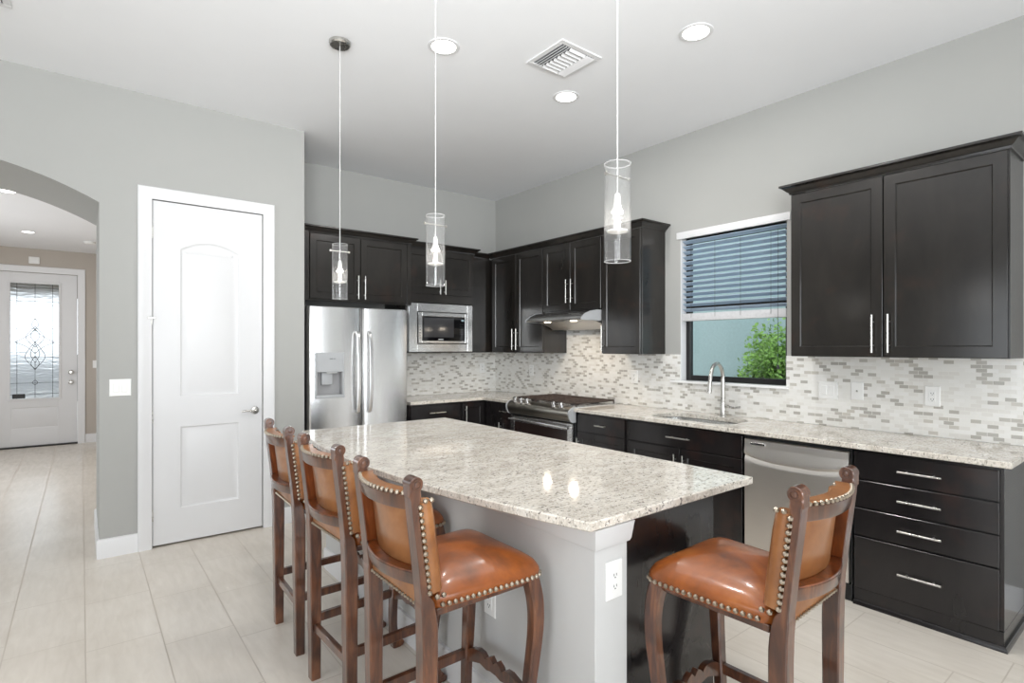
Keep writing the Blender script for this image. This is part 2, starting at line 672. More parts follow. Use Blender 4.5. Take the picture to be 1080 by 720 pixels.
def panel_slab(mb, mapf, u0, u1, v0, v1, th, panels, rings, ease=0.002):
    """a slab whose front carries moulded panels. rings = [(inset, depth)]"""
    b = bmesh.new()
    outer = [(u0 + ease, v0 + ease), (u1 - ease, v0 + ease), (u1 - ease, v1 - ease), (u0 + ease, v1 - ease)]
    vo = [b.verts.new(mapf(u, v, 0)) for u, v in outer]
    edges = [b.edges.new((vo[i], vo[(i + 1) % 4])) for i in range(4)]
    first = []
    for pts in panels:
        vs = [b.verts.new(mapf(u, v, 0)) for u, v in pts]
        first.append(vs)
        edges += [b.edges.new((vs[i], vs[(i + 1) % len(vs)])) for i in range(len(vs))]
    bmesh.ops.triangle_fill(b, use_beauty=True, use_dissolve=False, edges=edges)
    # rounded-over rim, sides and back
    full = [(u0, v0), (u1, v0), (u1, v1), (u0, v1)]
    r1 = [b.verts.new(mapf(u, v, -ease)) for u, v in full]
    r2 = [b.verts.new(mapf(u, v, -th)) for u, v in full]
    for ra, rb in ((vo, r1), (r1, r2)):
        for i in range(4):
            j = (i + 1) % 4
            b.faces.new((ra[i], ra[j], rb[j], rb[i]))
    b.faces.new(r2)
    for pts, vs in zip(panels, first):
        prev = vs
        for k, d in rings:
            cur = [b.verts.new(mapf(u, v, d)) for u, v in inset_poly(pts, k)]
            n = len(cur)
            for i in range(n):
                j = (i + 1) % n
                b.faces.new((prev[i], prev[j], cur[j], cur[i]))
            prev = cur
        b.faces.new(prev)
    bmesh.ops.recalc_face_normals(b, faces=b.faces)
    mb.add(b)
    return mb


def moulding(mb, path, prof, closed_ends=True, left=False):
    """profile [(out, z)] run along a plan path with mitred corners; out is to the right of travel (left if left)"""
    P = [Vector(p) for p in path]
    n = len(P)
    s = -1 if left else 1
    rings = []
    for i in range(n):
        d1 = (P[i] - P[i - 1]).normalized() if i > 0 else (P[1] - P[0]).normalized()
        d2 = (P[i + 1] - P[i]).normalized() if i < n - 1 else d1
        n1, n2 = Vector((d1.y, -d1.x)) * s, Vector((d2.y, -d2.x)) * s
        m = n1 + n2
        m = m / m.dot(n1)
        rings.append([(P[i].x + m.x * o, P[i].y + m.y * o, z) for o, z in prof])
    return mb.loops(rings)


CROWN = [(0.0, 2.462), (0.008, 2.462), (0.010, 2.474), (0.020, 2.480), (0.034, 2.494), (0.044, 2.505), (0.056, 2.508), (0.056, 2.521), (0.0, 2.521)]


def bar_pull(mapf, u, v, length, parent, vertical=True, gap=0.03, r=0.0058):
    mb = MB()
    h = length / 2
    e = h * 0.62
    if vertical:
        mb.cyl(mapf(u, v - h, gap), mapf(u, v + h, gap), r, seg=12)
        for s in (-e, e):
            mb.cyl(mapf(u, v + s, 0.0005), mapf(u, v + s, gap), r * 0.8, seg=10)
    else:
        mb.cyl(mapf(u - h, v, gap), mapf(u + h, v, gap), r, seg=12)
        for s in (-e, e):
            mb.cyl(mapf(u + s, v, 0.0005), mapf(u + s, v, gap), r * 0.8, seg=10)
    return mb.build('handle', M['nickel'], parent)


def shaker(mapf, u0, u1, v0, v1, parent, mat, rail=0.058, pull=None, pull_len=0.22):
    mb = MB()
    k = 0.0015
    u0, u1, v0, v1 = u0 + k, u1 - k, v0 + k, v1 - k
    pan = [(u0 + rail, v0 + rail), (u1 - rail, v0 + rail), (u1 - rail, v1 - rail), (u0 + rail, v1 - rail)]
    panel_slab(mb, mapf, u0, u1, v0, v1, 0.02, [pan], [(0.003, -0.003), (0.006, -0.009)])
    d = mb.build('door', mat, parent)
    if pull:
        bar_pull(mapf, pull[0], pull[1], pull_len, d)
    return d


def drawer(mapf, u0, u1, v0, v1, parent, mat, pull=True, pull_len=0.20, pull_u=None):
    mb = MB()
    k = 0.0015
    panel_slab(mb, mapf, u0 + k, u1 - k, v0 + k, v1 - k, 0.02, [], [], ease=0.003)
    d = mb.build('drawer', mat, parent)
    if pull:
        bar_pull(mapf, (u0 + u1) / 2 if pull_u is None else pull_u, (v0 + v1) / 2, pull_len, d, vertical=False)
    return d


# ------------------------------------------------------------------ the setting
XW, YW, YP, ZC = 4.04, 5.47, 4.70, 3.26      # right wall, back wall, pantry wall, kitchen ceiling
struct('floor', MB().box(-4.6, 4.2, -4.1, 10.8, -0.1, 0.0), M['floor'], label='pale beige rectangular tile floor of kitchen and hall')
struct('ceiling', MB().box(-4.6, 4.2, -4.1, 5.625, ZC, ZC + 0.1), M['ceiling'], label='plain white kitchen ceiling with recessed lights')
struct('ceiling_hall', MB().box(-2.3, 0.6, 5.626, 10.8, 2.88, 2.96), M['ceiling'], label='white lower ceiling over the entry hall')

WY0, WY1, WZ0, WZ1 = 1.90, 2.80, 1.165, 2.385
mb = MB()
mb.box(XW, XW + 0.15, -4.1, WY0, 0, ZC).box(XW, XW + 0.15, WY1, YW, 0, ZC)
mb.box(XW, XW + 0.15, WY0, WY1, 0, WZ0 - 0.02).box(XW, XW + 0.15, WY0, WY1, WZ1, ZC)
struct('wall_right', mb, M['wall'], label='light grey wall with the kitchen window and mosaic backsplash')
struct('wall_back', MB().box(1.475, XW + 0.15, YW, YW + 0.15, 0, ZC), M['wall'], label='light grey back wall behind refrigerator and microwave')

DX0, DX1, DZ = 0.400, 1.147, 2.515
mb = MB()
mapw = lambda u, v, d: (u, YP + d, v)
mb.box(-4.45, -1.60, YP, YP + 0.92, 0, ZC)
arch = [(-1.60, ZC), (-1.60, 2.443)]
N = 28
for i in range(1, N + 1):
    x = -1.60 + 1.695 * i / N
    arch.append((x, 2.668 - 0.3116 * (x + 0.7525) ** 2))
arch[-1] = (0.095, 2.443)
arch += [(0.095, ZC)]
mb.prism(arch, mapw, 0, 0.92)
mb.box(0.095, DX0, YP, YP + 0.15, 0, ZC).box(0.095, 0.24, YP + 0.15, YP + 0.92, 0, ZC)
mb.box(DX0, DX1, YP, YP + 0.15, DZ + 0.005, ZC)
mb.box(DX1, 1.473, YP, YP + 0.15, 0, ZC)
mb.box(1.353, 1.473, YP + 0.15, YW + 0.15, 0, ZC)
struct('wall_left', mb, M['wall'], label='grey wall with white pantry door and arched hall opening')
struct('wall_pantry', MB().box(0.24, 1.353, 5.50, 5.62, 0, ZC), M['wall'], label='pantry closet rear wall')
# hall
struct('wall_hall', MB().box(-2.3, -0.985, 10.55, 10.7, 0, 2.88).box(-0.045, 0.6, 10.55, 10.7, 0, 2.88).box(-0.985, -0.045, 10.55, 10.7, 2.535, 2.88),
       M['tan_wall'], label='taupe wall around the white front door')
struct('wall_hall_right', MB().box(0.5, 0.6, 5.622, 10.55, 0, 2.88), M['tan_wall'], label='right side wall of entry hall')
struct('wall_hall_left', MB().box(-2.3, -2.2, 5.622, 6.2, 0, 2.88).box(-2.3, -2.2, 9.0, 10.55, 0, 2.88).box(-2.3, -2.2, 6.2, 9.0, 2.4, 2.88).box(-2.3, -2.2, 6.2, 9.0, 0, 0.4),
       M['tan_wall'], label='left side wall of entry hall with window')
# living side behind the camera
mb = MB()
mb.box(-4.6, -1.8, -4.1, -3.95, 0, ZC).box(3.0, XW, -4.1, -3.95, 0, ZC).box(-1.8, 3.0, -4.1, -3.95, 2.5, ZC)
struct('wall_rear', mb, M['wall'], label='grey rear wall with wide patio door')
mb = MB()
mb.box(-4.6, -4.45, -3.95, -1.3, 0, ZC).box(-4.6, -4.45, 2.5, YP + 0.15, 0, ZC).box(-4.6, -4.45, -1.3, 2.5, 2.5, ZC).box(-4.6, -4.45, -1.3, 2.5, 0, 0.25)
struct('wall_side', mb, M['wall'], label='grey side wall with wide window')

BASE = [(0, 0), (0.014, 0), (0.014, 0.118), (0.010, 0.128), (0.0, 0.132)]
CAS = 0.086
mb = MB()
moulding(mb, [(0.314, YP), (0.095, YP), (0.095, YP + 0.92)], BASE, left=True)
struct('baseboard_left', mb, M['trim'], label='white baseboard at arch corner beside pantry door')
mb = MB()
moulding(mb, [(1.233, YP), (1.473, YP), (1.473, YP + 0.2)], BASE)
struct('baseboard_pantry', mb, M['trim'], label='white baseboard right of pantry door')
mb = MB()
moulding(mb, [(0.048, 10.55), (0.5, 10.55), (0.5, 5.64)], BASE)
struct('baseboard_hall', mb, M['trim'], label='white baseboard right of front door')
mb = MB()
moulding(mb, [(XW, 0.58), (XW, -3.95)], BASE)
struct('baseboard_right', mb, M['trim'], label='white baseboard past the cabinet end')

# backsplash: thin mosaic on both walls (stands on the worktop)
mb = MB()
mb.box(XW - 0.008, XW, 0.56, WY0, 0.912, 1.388).box(XW - 0.008, XW, WY0, WY1, 0.912, WZ0 - 0.02)
mb.box(XW - 0.008, XW, WY1, 3.404, 0.912, 1.388).box(XW - 0.008, XW, 3.404, 4.196, 0.912, 1.70).box(XW - 0.008, XW, 4.196, YW - 0.008, 0.912, 1.388)
o = mb.build('trim_1', M['tile_right']); o['kind'] = 'structure'; o['label'] = 'grey and white mosaic backsplash on window wall'; o['category'] = 'backsplash'
mb = MB().box(2.50, XW, YW - 0.008, YW, 0.912, 1.388)
o = mb.build('trim_2', M['tile_back']); o['kind'] = 'structure'; o['label'] = 'grey and white mosaic backsplash under microwave'; o['category'] = 'backsplash'

# window over the sink
win = thing('window_1', 'black framed window above the sink with white marble sill', 'window', (XW + 0.1, (WY0 + WY1) / 2, WZ0))
win['kind'] = 'structure'
fx0, fx1 = XW + 0.075, XW + 0.12
mb = MB()
mb.box(fx0, fx1, WY0, WY0 + 0.045, WZ0, WZ1, 0.003).box(fx0, fx1, WY1 - 0.045, WY1, WZ0, WZ1, 0.003)
mb.box(fx0, fx1, WY0 + 0.045, WY1 - 0.045, WZ0, WZ0 + 0.045, 0.003).box(fx0, fx1, WY0 + 0.045, WY1 - 0.045, WZ1 - 0.045, WZ1, 0.003)
mb.box(fx0 + 0.005, fx1 - 0.005, WY0 + 0.045, WY1 - 0.045, 1.775, 1.815, 0.003)
mb.build('window_frame', M['black_frame'], win)
MB().box(XW + 0.096, XW + 0.1, WY0 + 0.04, WY1 - 0.04, WZ0 + 0.04, WZ1 - 0.04).build('pane', M['pane'], win)
MB().box(XW - 0.03, XW + 0.076, WY0 - 0.02, WY1 + 0.09, WZ0 - 0.02, WZ0, 0.004, 2).build('sill', M['marble'], win)
mb = MB()
mb.box(XW + 0.001, XW + 0.074, WY1 - 0.006, WY1, WZ0 + 0.001, WZ1 - 0.001)
mb.build('reveal', M['trim'], win)

bl = thing('window_blind', 'blue grey slatted blind half lowered over the kitchen window', 'blind', (XW + 0.03, (WY0 + WY1) / 2, WZ1 - 0.07))
mb = MB()
nsl = 14
for i in range(nsl):
    z = 1.765 + i * (2.345 - 1.765) / (nsl - 1)
    mt = Matrix.Translation((XW + 0.036, 0, z)) @ Matrix.Rotation(math.radians(24), 4, 'Y')
    mb.box(-0.025, 0.025, WY0 + 0.01, WY1 - 0.012, -0.0016, 0.0016, 0.0, mat=mt)
mb.build('slats', M['slat'], bl)
MB().box(XW + 0.008, XW + 0.064, WY0 + 0.008, WY1 - 0.01, 1.672, 1.735, 0.004, 2).build('bottom_rail', M['slat_rail'], bl)
MB().box(XW - 0.012, XW + 0.012, WY0 - 0.03, WY1 + 0.035, WZ1 - 0.012, WZ1 + 0.048, 0.006, 2).build('valance', M['trim'], bl)
mb = MB()
for y in (WY1 - 0.1, WY1 - 0.32, WY0 + 0.36, WY0 + 0.12):
    mb.cyl((XW + 0.006, y, 1.70), (XW + 0.006, y, WZ1 - 0.06), 0.0012, seg=6)
mb.build('ladder_cord', M['lead'], bl)
mb = MB().cyl((XW + 0.004, 1.965, 1.31), (XW + 0.004, 1.965, WZ1 - 0.06), 0.0015, seg=6)
co = mb.build('pull_cord', M['lead'], bl)
MB().cyl((XW + 0.004, 1.965, 1.29), (XW + 0.004, 1.965, 1.32), 0.011, 0.007, seg=12).build('tassel', M['lead'], co)

# what the window looks out on
o = MB().box(7.2, 7.4, -1.0, 9.0, -0.3, 5.0).build('neighbour_house', M['stucco'])
tag(o, 'pale teal stucco house wall seen through the kitchen window', 'house')
struct('ground', MB().box(4.2, 9.0, -6.0, 16.0, -0.4, -0.3), M['soil'], label='ground outside the kitchen window')
sh = thing('shrub', 'leafy green shrub outside the kitchen window', 'shrub', (6.55, 3.22, -0.3))
mb = MB()
rng = random.Random(3)
b = bmesh.new()
for i in range(9000):
    u, th, ph = rng.random() ** 0.4, rng.uniform(0, 2 * PI), math.acos(rng.uniform(-1, 1))
    lump = 1 + 0.16 * math.sin(3 * th + 5 * ph) + 0.12 * math.sin(7 * th - 4 * ph)
    p = Vector((0.42 * u * lump * math.sin(ph) * math.cos(th), 0.42 * u * lump * math.sin(ph) * math.sin(th), 0.80 * u * lump * math.cos(ph)))
    p += Vector((6.55, 3.22, 0.88))
    d = Vector((rng.gauss(0, 1), rng.gauss(0, 1), rng.gauss(0.4, 1))).normalized()
    e = d.orthogonal().normalized()
    L, W = rng.uniform(0.04, 0.075), rng.uniform(0.014, 0.024)
    vs = [b.verts.new(p - d * L * 0.5), b.verts.new(p + e * W), b.verts.new(p + d * L * 0.5 + d.cross(e) * 0.01), b.verts.new(p - e * W)]
    b.faces.new(vs)
mb.add(b)
mb.build('foliage', M['leaf'], sh)
mb = MB()
for i in range(9):
    a = i * 0.7
    mb.tube([(6.55 + 0.03 * math.cos(a), 3.22 + 0.03 * math.sin(a), -0.3), (6.55 + 0.12 * math.cos(a), 3.22 + 0.12 * math.sin(a), 0.4),
             (6.55 + 0.26 * math.cos(a + .3), 3.22 + 0.26 * math.sin(a + .3), 1.1)], 0.009, seg=6, samples=3)
mb.build('stem', M['bark'], sh)

# ------------------------------------------------------------------ pantry door
pd = thing('door_1', 'white two panel pantry door with arched upper panel and lever', 'door', ((DX0 + DX1) / 2, YP, 0))
pd['kind'] = 'structure'
mp = YB(YP + 0.004)
pu0, pu1 = 0.575, 0.972
arch_top = [(pu1, 2.175)] + [(pu1 + (pu0 - pu1) * i / 16, 2.175 + 0.062 * (1 - (2 * i / 16 - 1) ** 2)) for i in range(1, 16)] + [(pu0, 2.175)]
P1 = [(pu0, 1.085), (pu1, 1.085)] + arch_top
P2 = [(pu0, 0.262), (pu1, 0.262), (pu1, 0.862), (pu0, 0.862)]
mb = MB()
panel_slab(mb, mp, DX0 + 0.004, DX1 - 0.004, 0.014, DZ - 0.004, 0.035, [P1, P2], [(0.010, -0.009), (0.016, -0.010), (0.05, -0.003)])
lf = mb.build('door_leaf', M['door'], pd)
mb = MB().lathe([(0.0, 0), (0.031, 0), (0.031, 0.006), (0.027, 0.011), (0.013, 0.013), (0.011, 0.045), (0.0, 0.046)], (1.087, 0, 0), axis='Y')
bmesh.ops.scale(mb.bm, vec=(1, -1, 1), verts=mb.bm.verts)
bmesh.ops.translate(mb.bm, vec=(0, YP + 0.003, 0.948), verts=mb.bm.verts)
mb.tube([(1.09, YP - 0.04, 0.948), (1.06, YP - 0.044, 0.949), (1.02, YP - 0.042, 0.951), (0.985, YP - 0.038, 0.948)], lambda t: 0.0095 - 0.003 * t, seg=12)
mb.build('lever_handle', M['nickel'], lf)
for z in (2.28, 0.95, 0.24):
    mb = MB()
    mb.cyl((DX0 - 0.002, YP - 0.006, z - 0.045), (DX0 - 0.002, YP - 0.006, z + 0.045), 0.0065, seg=12)
    mb.box(DX0 - 0.012, DX0 + 0.006, YP - 0.006, YP - 0.001, z - 0.045, z + 0.045)
    mb.build('hinge', M['nickel'], pd)
mb = MB().box(DX0 - 0.03, DX0 + 0.02, YP - 0.021, YP - 0.016, 1.655, 1.668, 0.002).box(DX0 - 0.008, DX0 + 0.0, YP - 0.018, YP - 0.0005, 1.61, 1.665, 0.002)
mb.build('flip_latch', M['nickel'], pd)
mb = MB()
for x in (DX1 - 0.003,):
    mb.box(x - 0.003, x + 0.003, YP - 0.002, YP + 0.003, 0.90, 0.99)
mb.build('strike_plate', M['nickel'], pd)


def casing(mb, x0, x1, z1, y, w):
    """stepped casing on three sides of a doorway in a wall facing -y"""
    prof = [(0.0, 0.0), (0.0, 0.012), (0.012, 0.017), (0.05, 0.017), (0.06, 0.021), (w - 0.006, 0.021), (w, 0.015), (w, 0.0)]
    rings = []
    for (cx_, cz, dx, dz) in ((x0, 0.0, -1, 0), (x0, z1, -1, 1), (x1, z1, 1, 1), (x1, 0.0, 1, 0)):
        rings.append([(cx_ + dx * o, y - h, cz + dz * o) for o, h in prof])
    mb.loops(rings)


mb = MB()
casing(mb, DX0 - 0.001, DX1 + 0.001, DZ + 0.001, YP, CAS)
struct('trim_3', mb, M['trim'], label='white casing around the pantry door')

# ------------------------------------------------------------------ front door in the hall
YF = 10.55
fd = thing('door_2', 'white front door with tall leaded glass lite in the hall', 'door', (-0.515, YF, 0))
fd['kind'] = 'structure'
mp = YB(YF + 0.02)
gx0, gx1, gz0, gz1 = -0.80, -0.265, 0.705, 2.375
mb = MB()
x0, x1 = -0.98, -0.05
panel_slab(mb, mp, x0, gx0, 0.02, 2.53, 0.045, [], [])
panel_slab(mb, mp, gx1, x1, 0.02, 2.53, 0.045, [], [])
panel_slab(mb, mp, gx0, gx1, gz1, 2.53, 0.045, [], [])
panel_slab(mb, mp, gx0, gx1, 0.02, gz0, 0.045, [[(gx0 + 0.01, 0.27), (gx1 - 0.01, 0.27), (gx1 - 0.01, 0.58), (gx0 + 0.01, 0.58)]], [(0.012, -0.008), (0.05, -0.001)])
lf = mb.build('door_leaf', M['door'], fd)
mb = MB()
fr = [(0, 0), (0.0, 0.014), (0.028, 0.010), (0.03, 0.0)]
rings = []
for cx_, cz, dx, dz in ((gx0, gz0, -1, -1), (gx1, gz0, 1, -1), (gx1, gz1, 1, 1), (gx0, gz1, -1, 1), (gx0, gz0, -1, -1)):
    rings.append([(cx_ + dx * o, YF + 0.02 - h, cz + dz * o) for o, h in fr])
mb.loops(rings, cap0=False, cap1=False)
mb.build('lite_frame', M['door'], lf)
gl = MB().box(gx0, gx1, YF + 0.04, YF + 0.046, gz0, gz1).build('leaded_glass', M['leaded'], fd)
yc = YF + 0.036
mb = MB()
cxg = (gx0 + gx1) / 2


def came(pts, r=0.0036):
    mb.tube([(x, yc, z) for x, z in pts], r, seg=6, samples=5)


for x in (gx0 + 0.07, gx1 - 0.07, cxg):
    mb.cyl((x, yc, gz0), (x, yc, gz1), 0.003, seg=6)
for z in (gz1 - 0.06, 2.12, 1.72, 1.52, 1.30, 0.93, gz0 + 0.06):
    mb.cyl((gx0, yc, z), (gx1, yc, z), 0.003, seg=6)


def lens(cx_, z0, z1, w):
    came([(cx_, z0), (cx_ - w, z0 + (z1 - z0) * 0.42), (cx_ - w * 0.6, z0 + (z1 - z0) * 0.75), (cx_, z1)])
    came([(cx_, z0), (cx_ + w, z0 + (z1 - z0) * 0.42), (cx_ + w * 0.6, z0 + (z1 - z0) * 0.75), (cx_, z1)])


lens(cxg, 1.70, 1.87, 0.038)
lens(cxg, 1.45, 1.75, 0.10)
lens(cxg, 1.52, 1.72, 0.05)
lens(cxg, 1.13, 1.52, 0.11)
lens(cxg, 1.22, 1.50, 0.05)
lens(cxg, 1.12, 1.32, 0.045)
came([(cxg - 0.22, 1.52), (cxg - 0.1, 1.60), (cxg, 1.70)])
came([(cxg + 0.22, 1.52), (cxg + 0.1, 1.60), (cxg, 1.70)])
came([(cxg - 0.22, 1.52), (cxg - 0.1, 1.46), (cxg, 1.36)])
came([(cxg + 0.22, 1.52), (cxg + 0.1, 1.46), (cxg, 1.36)])
lens(cxg, 0.90, 0.97, 0.03)
mb.build('lead_came', M['lead'], gl)
MB().box(gx0 + 0.02, gx0 + 0.16, YF + 0.022, YF + 0.034, gz0 + 0.005, gz0 + 0.07, 0.006).build('sticker', M['black'], gl)
for z, r in ((1.075, 0.028), (0.925, 0.024)):
    mb = MB().lathe([(0, 0), (0.033, 0), (0.033, 0.008), (0.012, 0.012), (0.012, 0.03), (r, 0.035), (r, 0.055), (r * 0.7, 0.064), (0, 0.065)], (-0.125, 0, 0), axis='Y')
    bmesh.ops.scale(mb.bm, vec=(1, -1, 1), verts=mb.bm.verts)
    bmesh.ops.translate(mb.bm, vec=(0, YF + 0.019, z), verts=mb.bm.verts)
    mb.build('deadbolt' if z > 1 else 'knob', M['nickel'], lf)
MB().box(-0.985, -0.045, YF - 0.02, YF + 0.1, 0.0005, 0.018, 0.004).build('threshold', M['black'], fd)
mb = MB()
casing(mb, -0.984, -0.046, 2.534, YF, 0.092)
struct('trim_4', mb, M['trim'], label='white casing around the front door')
# porch beyond the front door
struct('path', MB().box(-4, 3, 10.8, 22, -0.12, -0.02), M['concrete'], label='pale concrete path outside the front door')
o = MB().box(-2.5, 1.5, 12.6, 13.0, 2.35, 3.1).box(-2.3, -2.05, 12.65, 12.95, -0.02, 2.35).box(1.1, 1.35, 12.65, 12.95, -0.02, 2.35).box(-2.5, 1.5, 10.8, 13.0, 3.1, 3.2)
tag(o.build('porch', M['porch']), 'brown porch beam seen through the front door glass', 'porch')
# a garage across the drive
o = MB().box(-4.0, 3.5, 19.0, 19.3, -0.02, 1.25)
tag(o.build('garden_wall', M['mid_grey']), 'grey garden wall seen through the front door glass', 'wall')

# ------------------------------------------------------------------ small wall fittings


def plate(name, label, cat, mapf, u, v, w, h, kind, group=None):
    p = mapf(u, v, 0)
    t = thing(name, label, cat, p, group)
    mb = MB()
    mb_map = mapf
    panel_slab(mb, lambda a, b_, d: mb_map(a, b_, d + 0.006), u - w / 2, u + w / 2, v - h / 2, v + h / 2, 0.0055, [], [], ease=0.003)
    mb.build('plate', M['plastic'], t)
    n = max(1, round(w / 0.06) if kind != 'outlet' else 1)
    for i in range(n):
        cu = u + (i - (n - 1) / 2) * 0.046
        mb = MB()
        if kind == 'rocker':
            panel_slab(mb, lambda a, b_, d: mb_map(a, b_, d + 0.009), cu - 0.016, cu + 0.016, v - 0.033, v + 0.033, 0.004, [], [], ease=0.002)
            mb.build('rocker', M['plastic'], t)
        elif kind == 'outlet':
            panel_slab(mb, lambda a, b_, d: mb_map(a, b_, d + 0.008), cu - 0.017, cu + 0.017, v - 0.034, v + 0.034, 0.003, [], [], ease=0.0015)
            r = mb.build('receptacle', M['plastic'], t)
            for dv in (-0.018, 0.018):
                mb = MB()
                for du in (-0.006, 0.006):
                    q = [mb_map(cu + du + a, v + dv + b_, 0.0085) for a, b_ in ((-0.0012, -0.004), (0.0012, 0.004))]
                    q2 = mb_map(cu + du, v + dv, 0.0078)
                    xs = [q[0][0], q[1][0], q2[0]]; ys = [q[0][1], q[1][1], q2[1]]; zs = [q[0][2], q[1][2]]
                    mb.box(min(xs), max(xs), min(ys), max(ys), min(zs), max(zs))
                p = mb_map(cu, v + dv - 0.009, 0.0078); p2 = mb_map(cu, v + dv - 0.009, 0.0085)
                mb.cyl(p, p2, 0.0025, seg=10)
                mb.build('socket_slots', M['black'], r)
        elif kind == 'jack':
            p = mb_map(cu, v, 0.006); p2 = mb_map(cu, v, 0.012)
            mb.cyl(p, p2, 0.0055, seg=12)
            mb.build('jack', M['nickel'], t)
    return t


TR, TB = XR(XW - 0.0085), YB(YW - 0.0085)
plate('light_switch', 'white double switch plate left of the pantry door', 'switch', YB(YP), 0.213, 1.168, 0.125, 0.118, 'rocker')
plate('light_switch', 'white switch plate on the taupe hall wall', 'switch', YB(YF), 0.172, 1.19, 0.075, 0.118, 'rocker')
t = thing('door_chime', 'small white box on the hall wall above the front door', 'chime', (-0.54, YF, 2.71))
MB().box(-0.60, -0.48, YF - 0.03, YF - 0.0005, 2.66, 2.76, 0.008, 2).build('case', M['plastic'], t)
plate('power_outlet', 'white double outlet plate on mosaic right of the window, nearest the sink', 'outlet', TR, 1.615, 1.155, 0.122, 0.118, 'rocker')
plate('wall_jack', 'narrow white plate with one small jack on the mosaic', 'wall jack', TR, 1.435, 1.16, 0.075, 0.118, 'jack')
plate('power_outlet', 'white outlet plate on mosaic below the double door wall cabinet', 'outlet', TR, 1.028, 1.155, 0.078, 0.122, 'outlet')
plate('power_outlet', 'white outlet plate on mosaic between the range and sink', 'outlet', TR, 3.29, 1.175, 0.075, 0.12, 'outlet')
plate('power_outlet', 'white outlet plate on mosaic left of the range', 'outlet', TR, 4.77, 1.185, 0.075, 0.12, 'outlet')
plate('power_outlet', 'white outlet plate on the back wall mosaic in corner', 'outlet', TB, 3.83, 1.20, 0.075, 0.12, 'outlet')

# ------------------------------------------------------------------ base cabinets, window run
CT = 0.878      # cabinet top, worktop sits on it
XF = 3.440      # drawer-front face
fr_ = XR(XF)
EL = M['espresso_low']


def base_body(t, y0, y1, x0=None, toe=True):
    x0 = XF + 0.0215
    mb = MB().box(x0, XW - 0.002, y0, y1, 0.092, CT, 0.001)
    mb.build('body', EL, t)
    MB().box(XF + 0.012, XW - 0.05, y0, y1, 0.0, 0.09, 0.001).build('toe_kick', EL, t)


t = thing('base_cabinet', 'dark four drawer base cabinet at the near end of the run', 'cabinet', (3.75, 0.925, 0))
base_body(t, 0.602, 1.246)
for z0, z1 in ((0.710, 0.862), (0.552, 0.706), (0.392, 0.548), (0.092, 0.388)):
    drawer(fr_, 0.616, 1.244, z0, z1, t, EL, pull_len=0.19, pull_u=0.93)
mb = MB()
moulding(mb, [(XF + 0.012, 1.246), (XF + 0.012, 0.602), (XW - 0.002, 0.602)], [(0, 0), (0.016, 0), (0.016, 0.012), (0.008, 0.024), (0, 0.026)], left=False)
mb.build('shoe_moulding', EL, t)
t = thing('base_cabinet', 'dark sink base cabinet with wide false drawer front', 'cabinet', (3.75, 2.39, 0))
# (the bowl hangs inside: body built as a shell)
mb = MB()
mb.box(XF + 0.0215, XW - 0.002, 1.900, 1.918, 0.092, CT).box(XF + 0.0215, XW - 0.002, 2.862, 2.880, 0.092, CT)
mb.box(XF + 0.0215, XW - 0.002, 1.918, 2.862, 0.092, 0.11).box(XF + 0.0215, XF + 0.034, 1.918, 2.862, 0.11, CT).box(XW - 0.012, XW - 0.002, 1.918, 2.862, 0.11, CT)
mb.build('body', EL, t)
MB().box(XF + 0.012, XW - 0.05, 1.9, 2.88, 0.0, 0.09, 0.001).build('toe_kick', EL, t)
drawer(fr_, 1.908, 2.874, 0.710, 0.862, t, EL, pull_len=0.20)
shaker(fr_, 1.908, 2.389, 0.095, 0.706, t, EL, pull=(2.353, 0.565), pull_len=0.20)
shaker(fr_, 2.392, 2.874, 0.095, 0.706, t, EL, pull=(2.425, 0.565), pull_len=0.20)
t = thing('base_cabinet', 'dark drawer over door base cabinet right of the range', 'cabinet', (3.75, 3.17, 0))
base_body(t, 2.890, 3.452)
drawer(fr_, 2.912, 3.448, 0.710, 0.862, t, EL, pull_len=0.12, pull_u=3.155)
shaker(fr_, 2.912, 3.448, 0.095, 0.706, t, EL, pull=(3.425, 0.56), pull_len=0.2)
t = thing('base_cabinet', 'narrow dark base cabinet between the range and the corner', 'cabinet', (3.75, 4.6, 0))
base_body(t, 4.382, 4.838)
drawer(fr_, 4.388, 4.588, 0.710, 0.862, t, EL, pull_len=0.12)
shaker(fr_, 4.388, 4.588, 0.095, 0.706, t, EL, rail=0.045, pull=(4.56, 0.56))
MB().box(XF + 0.002, XF + 0.021, 4.592, 4.838, 0.092, CT, 0.002).build('filler_panel', EL, t)
# back run
YFR = 4.86
fb = YB(YFR)
t = thing('base_cabinet', 'dark drawer base cabinet beside the refrigerator', 'cabinet', (2.85, 5.15, 0))
MB().box(2.538, 3.146, YFR + 0.0215, YW - 0.002, 0.092, CT, 0.001).build('body', EL, t)
MB().box(2.538, 3.146, YFR + 0.012, YW - 0.05, 0, 0.09, 0.001).build('toe_kick', EL, t)
drawer(fb, 2.550, 3.138, 0.710, 0.862, t, EL, pull_len=0.19)
shaker(fb, 2.550, 3.138, 0.095, 0.706, t, EL, pull=(2.60, 0.56))
t = thing('base_cabinet', 'dark single door corner base cabinet below the back worktop', 'cabinet', (3.6, 5.15, 0))
MB().box(3.150, XW - 0.002, YFR + 0.0215, YW - 0.002, 0.092, CT, 0.001).build('body', EL, t)
MB().box(3.150, XW - 0.1, YFR + 0.012, YW - 0.05, 0, 0.09, 0.001).build('toe_kick', EL, t)
shaker(fb, 3.158, 3.436, 0.095, 0.862, t, EL, rail=0.05, pull=(3.19, 0.72))

# ------------------------------------------------------------------ worktops
XC = 3.408
mb = MB()
# ring of granite round an oval-cornered sink cutout, from plan polygons
SY0, SY1, SX0, SX1 = 2.06, 2.74, 3.50, 3.87


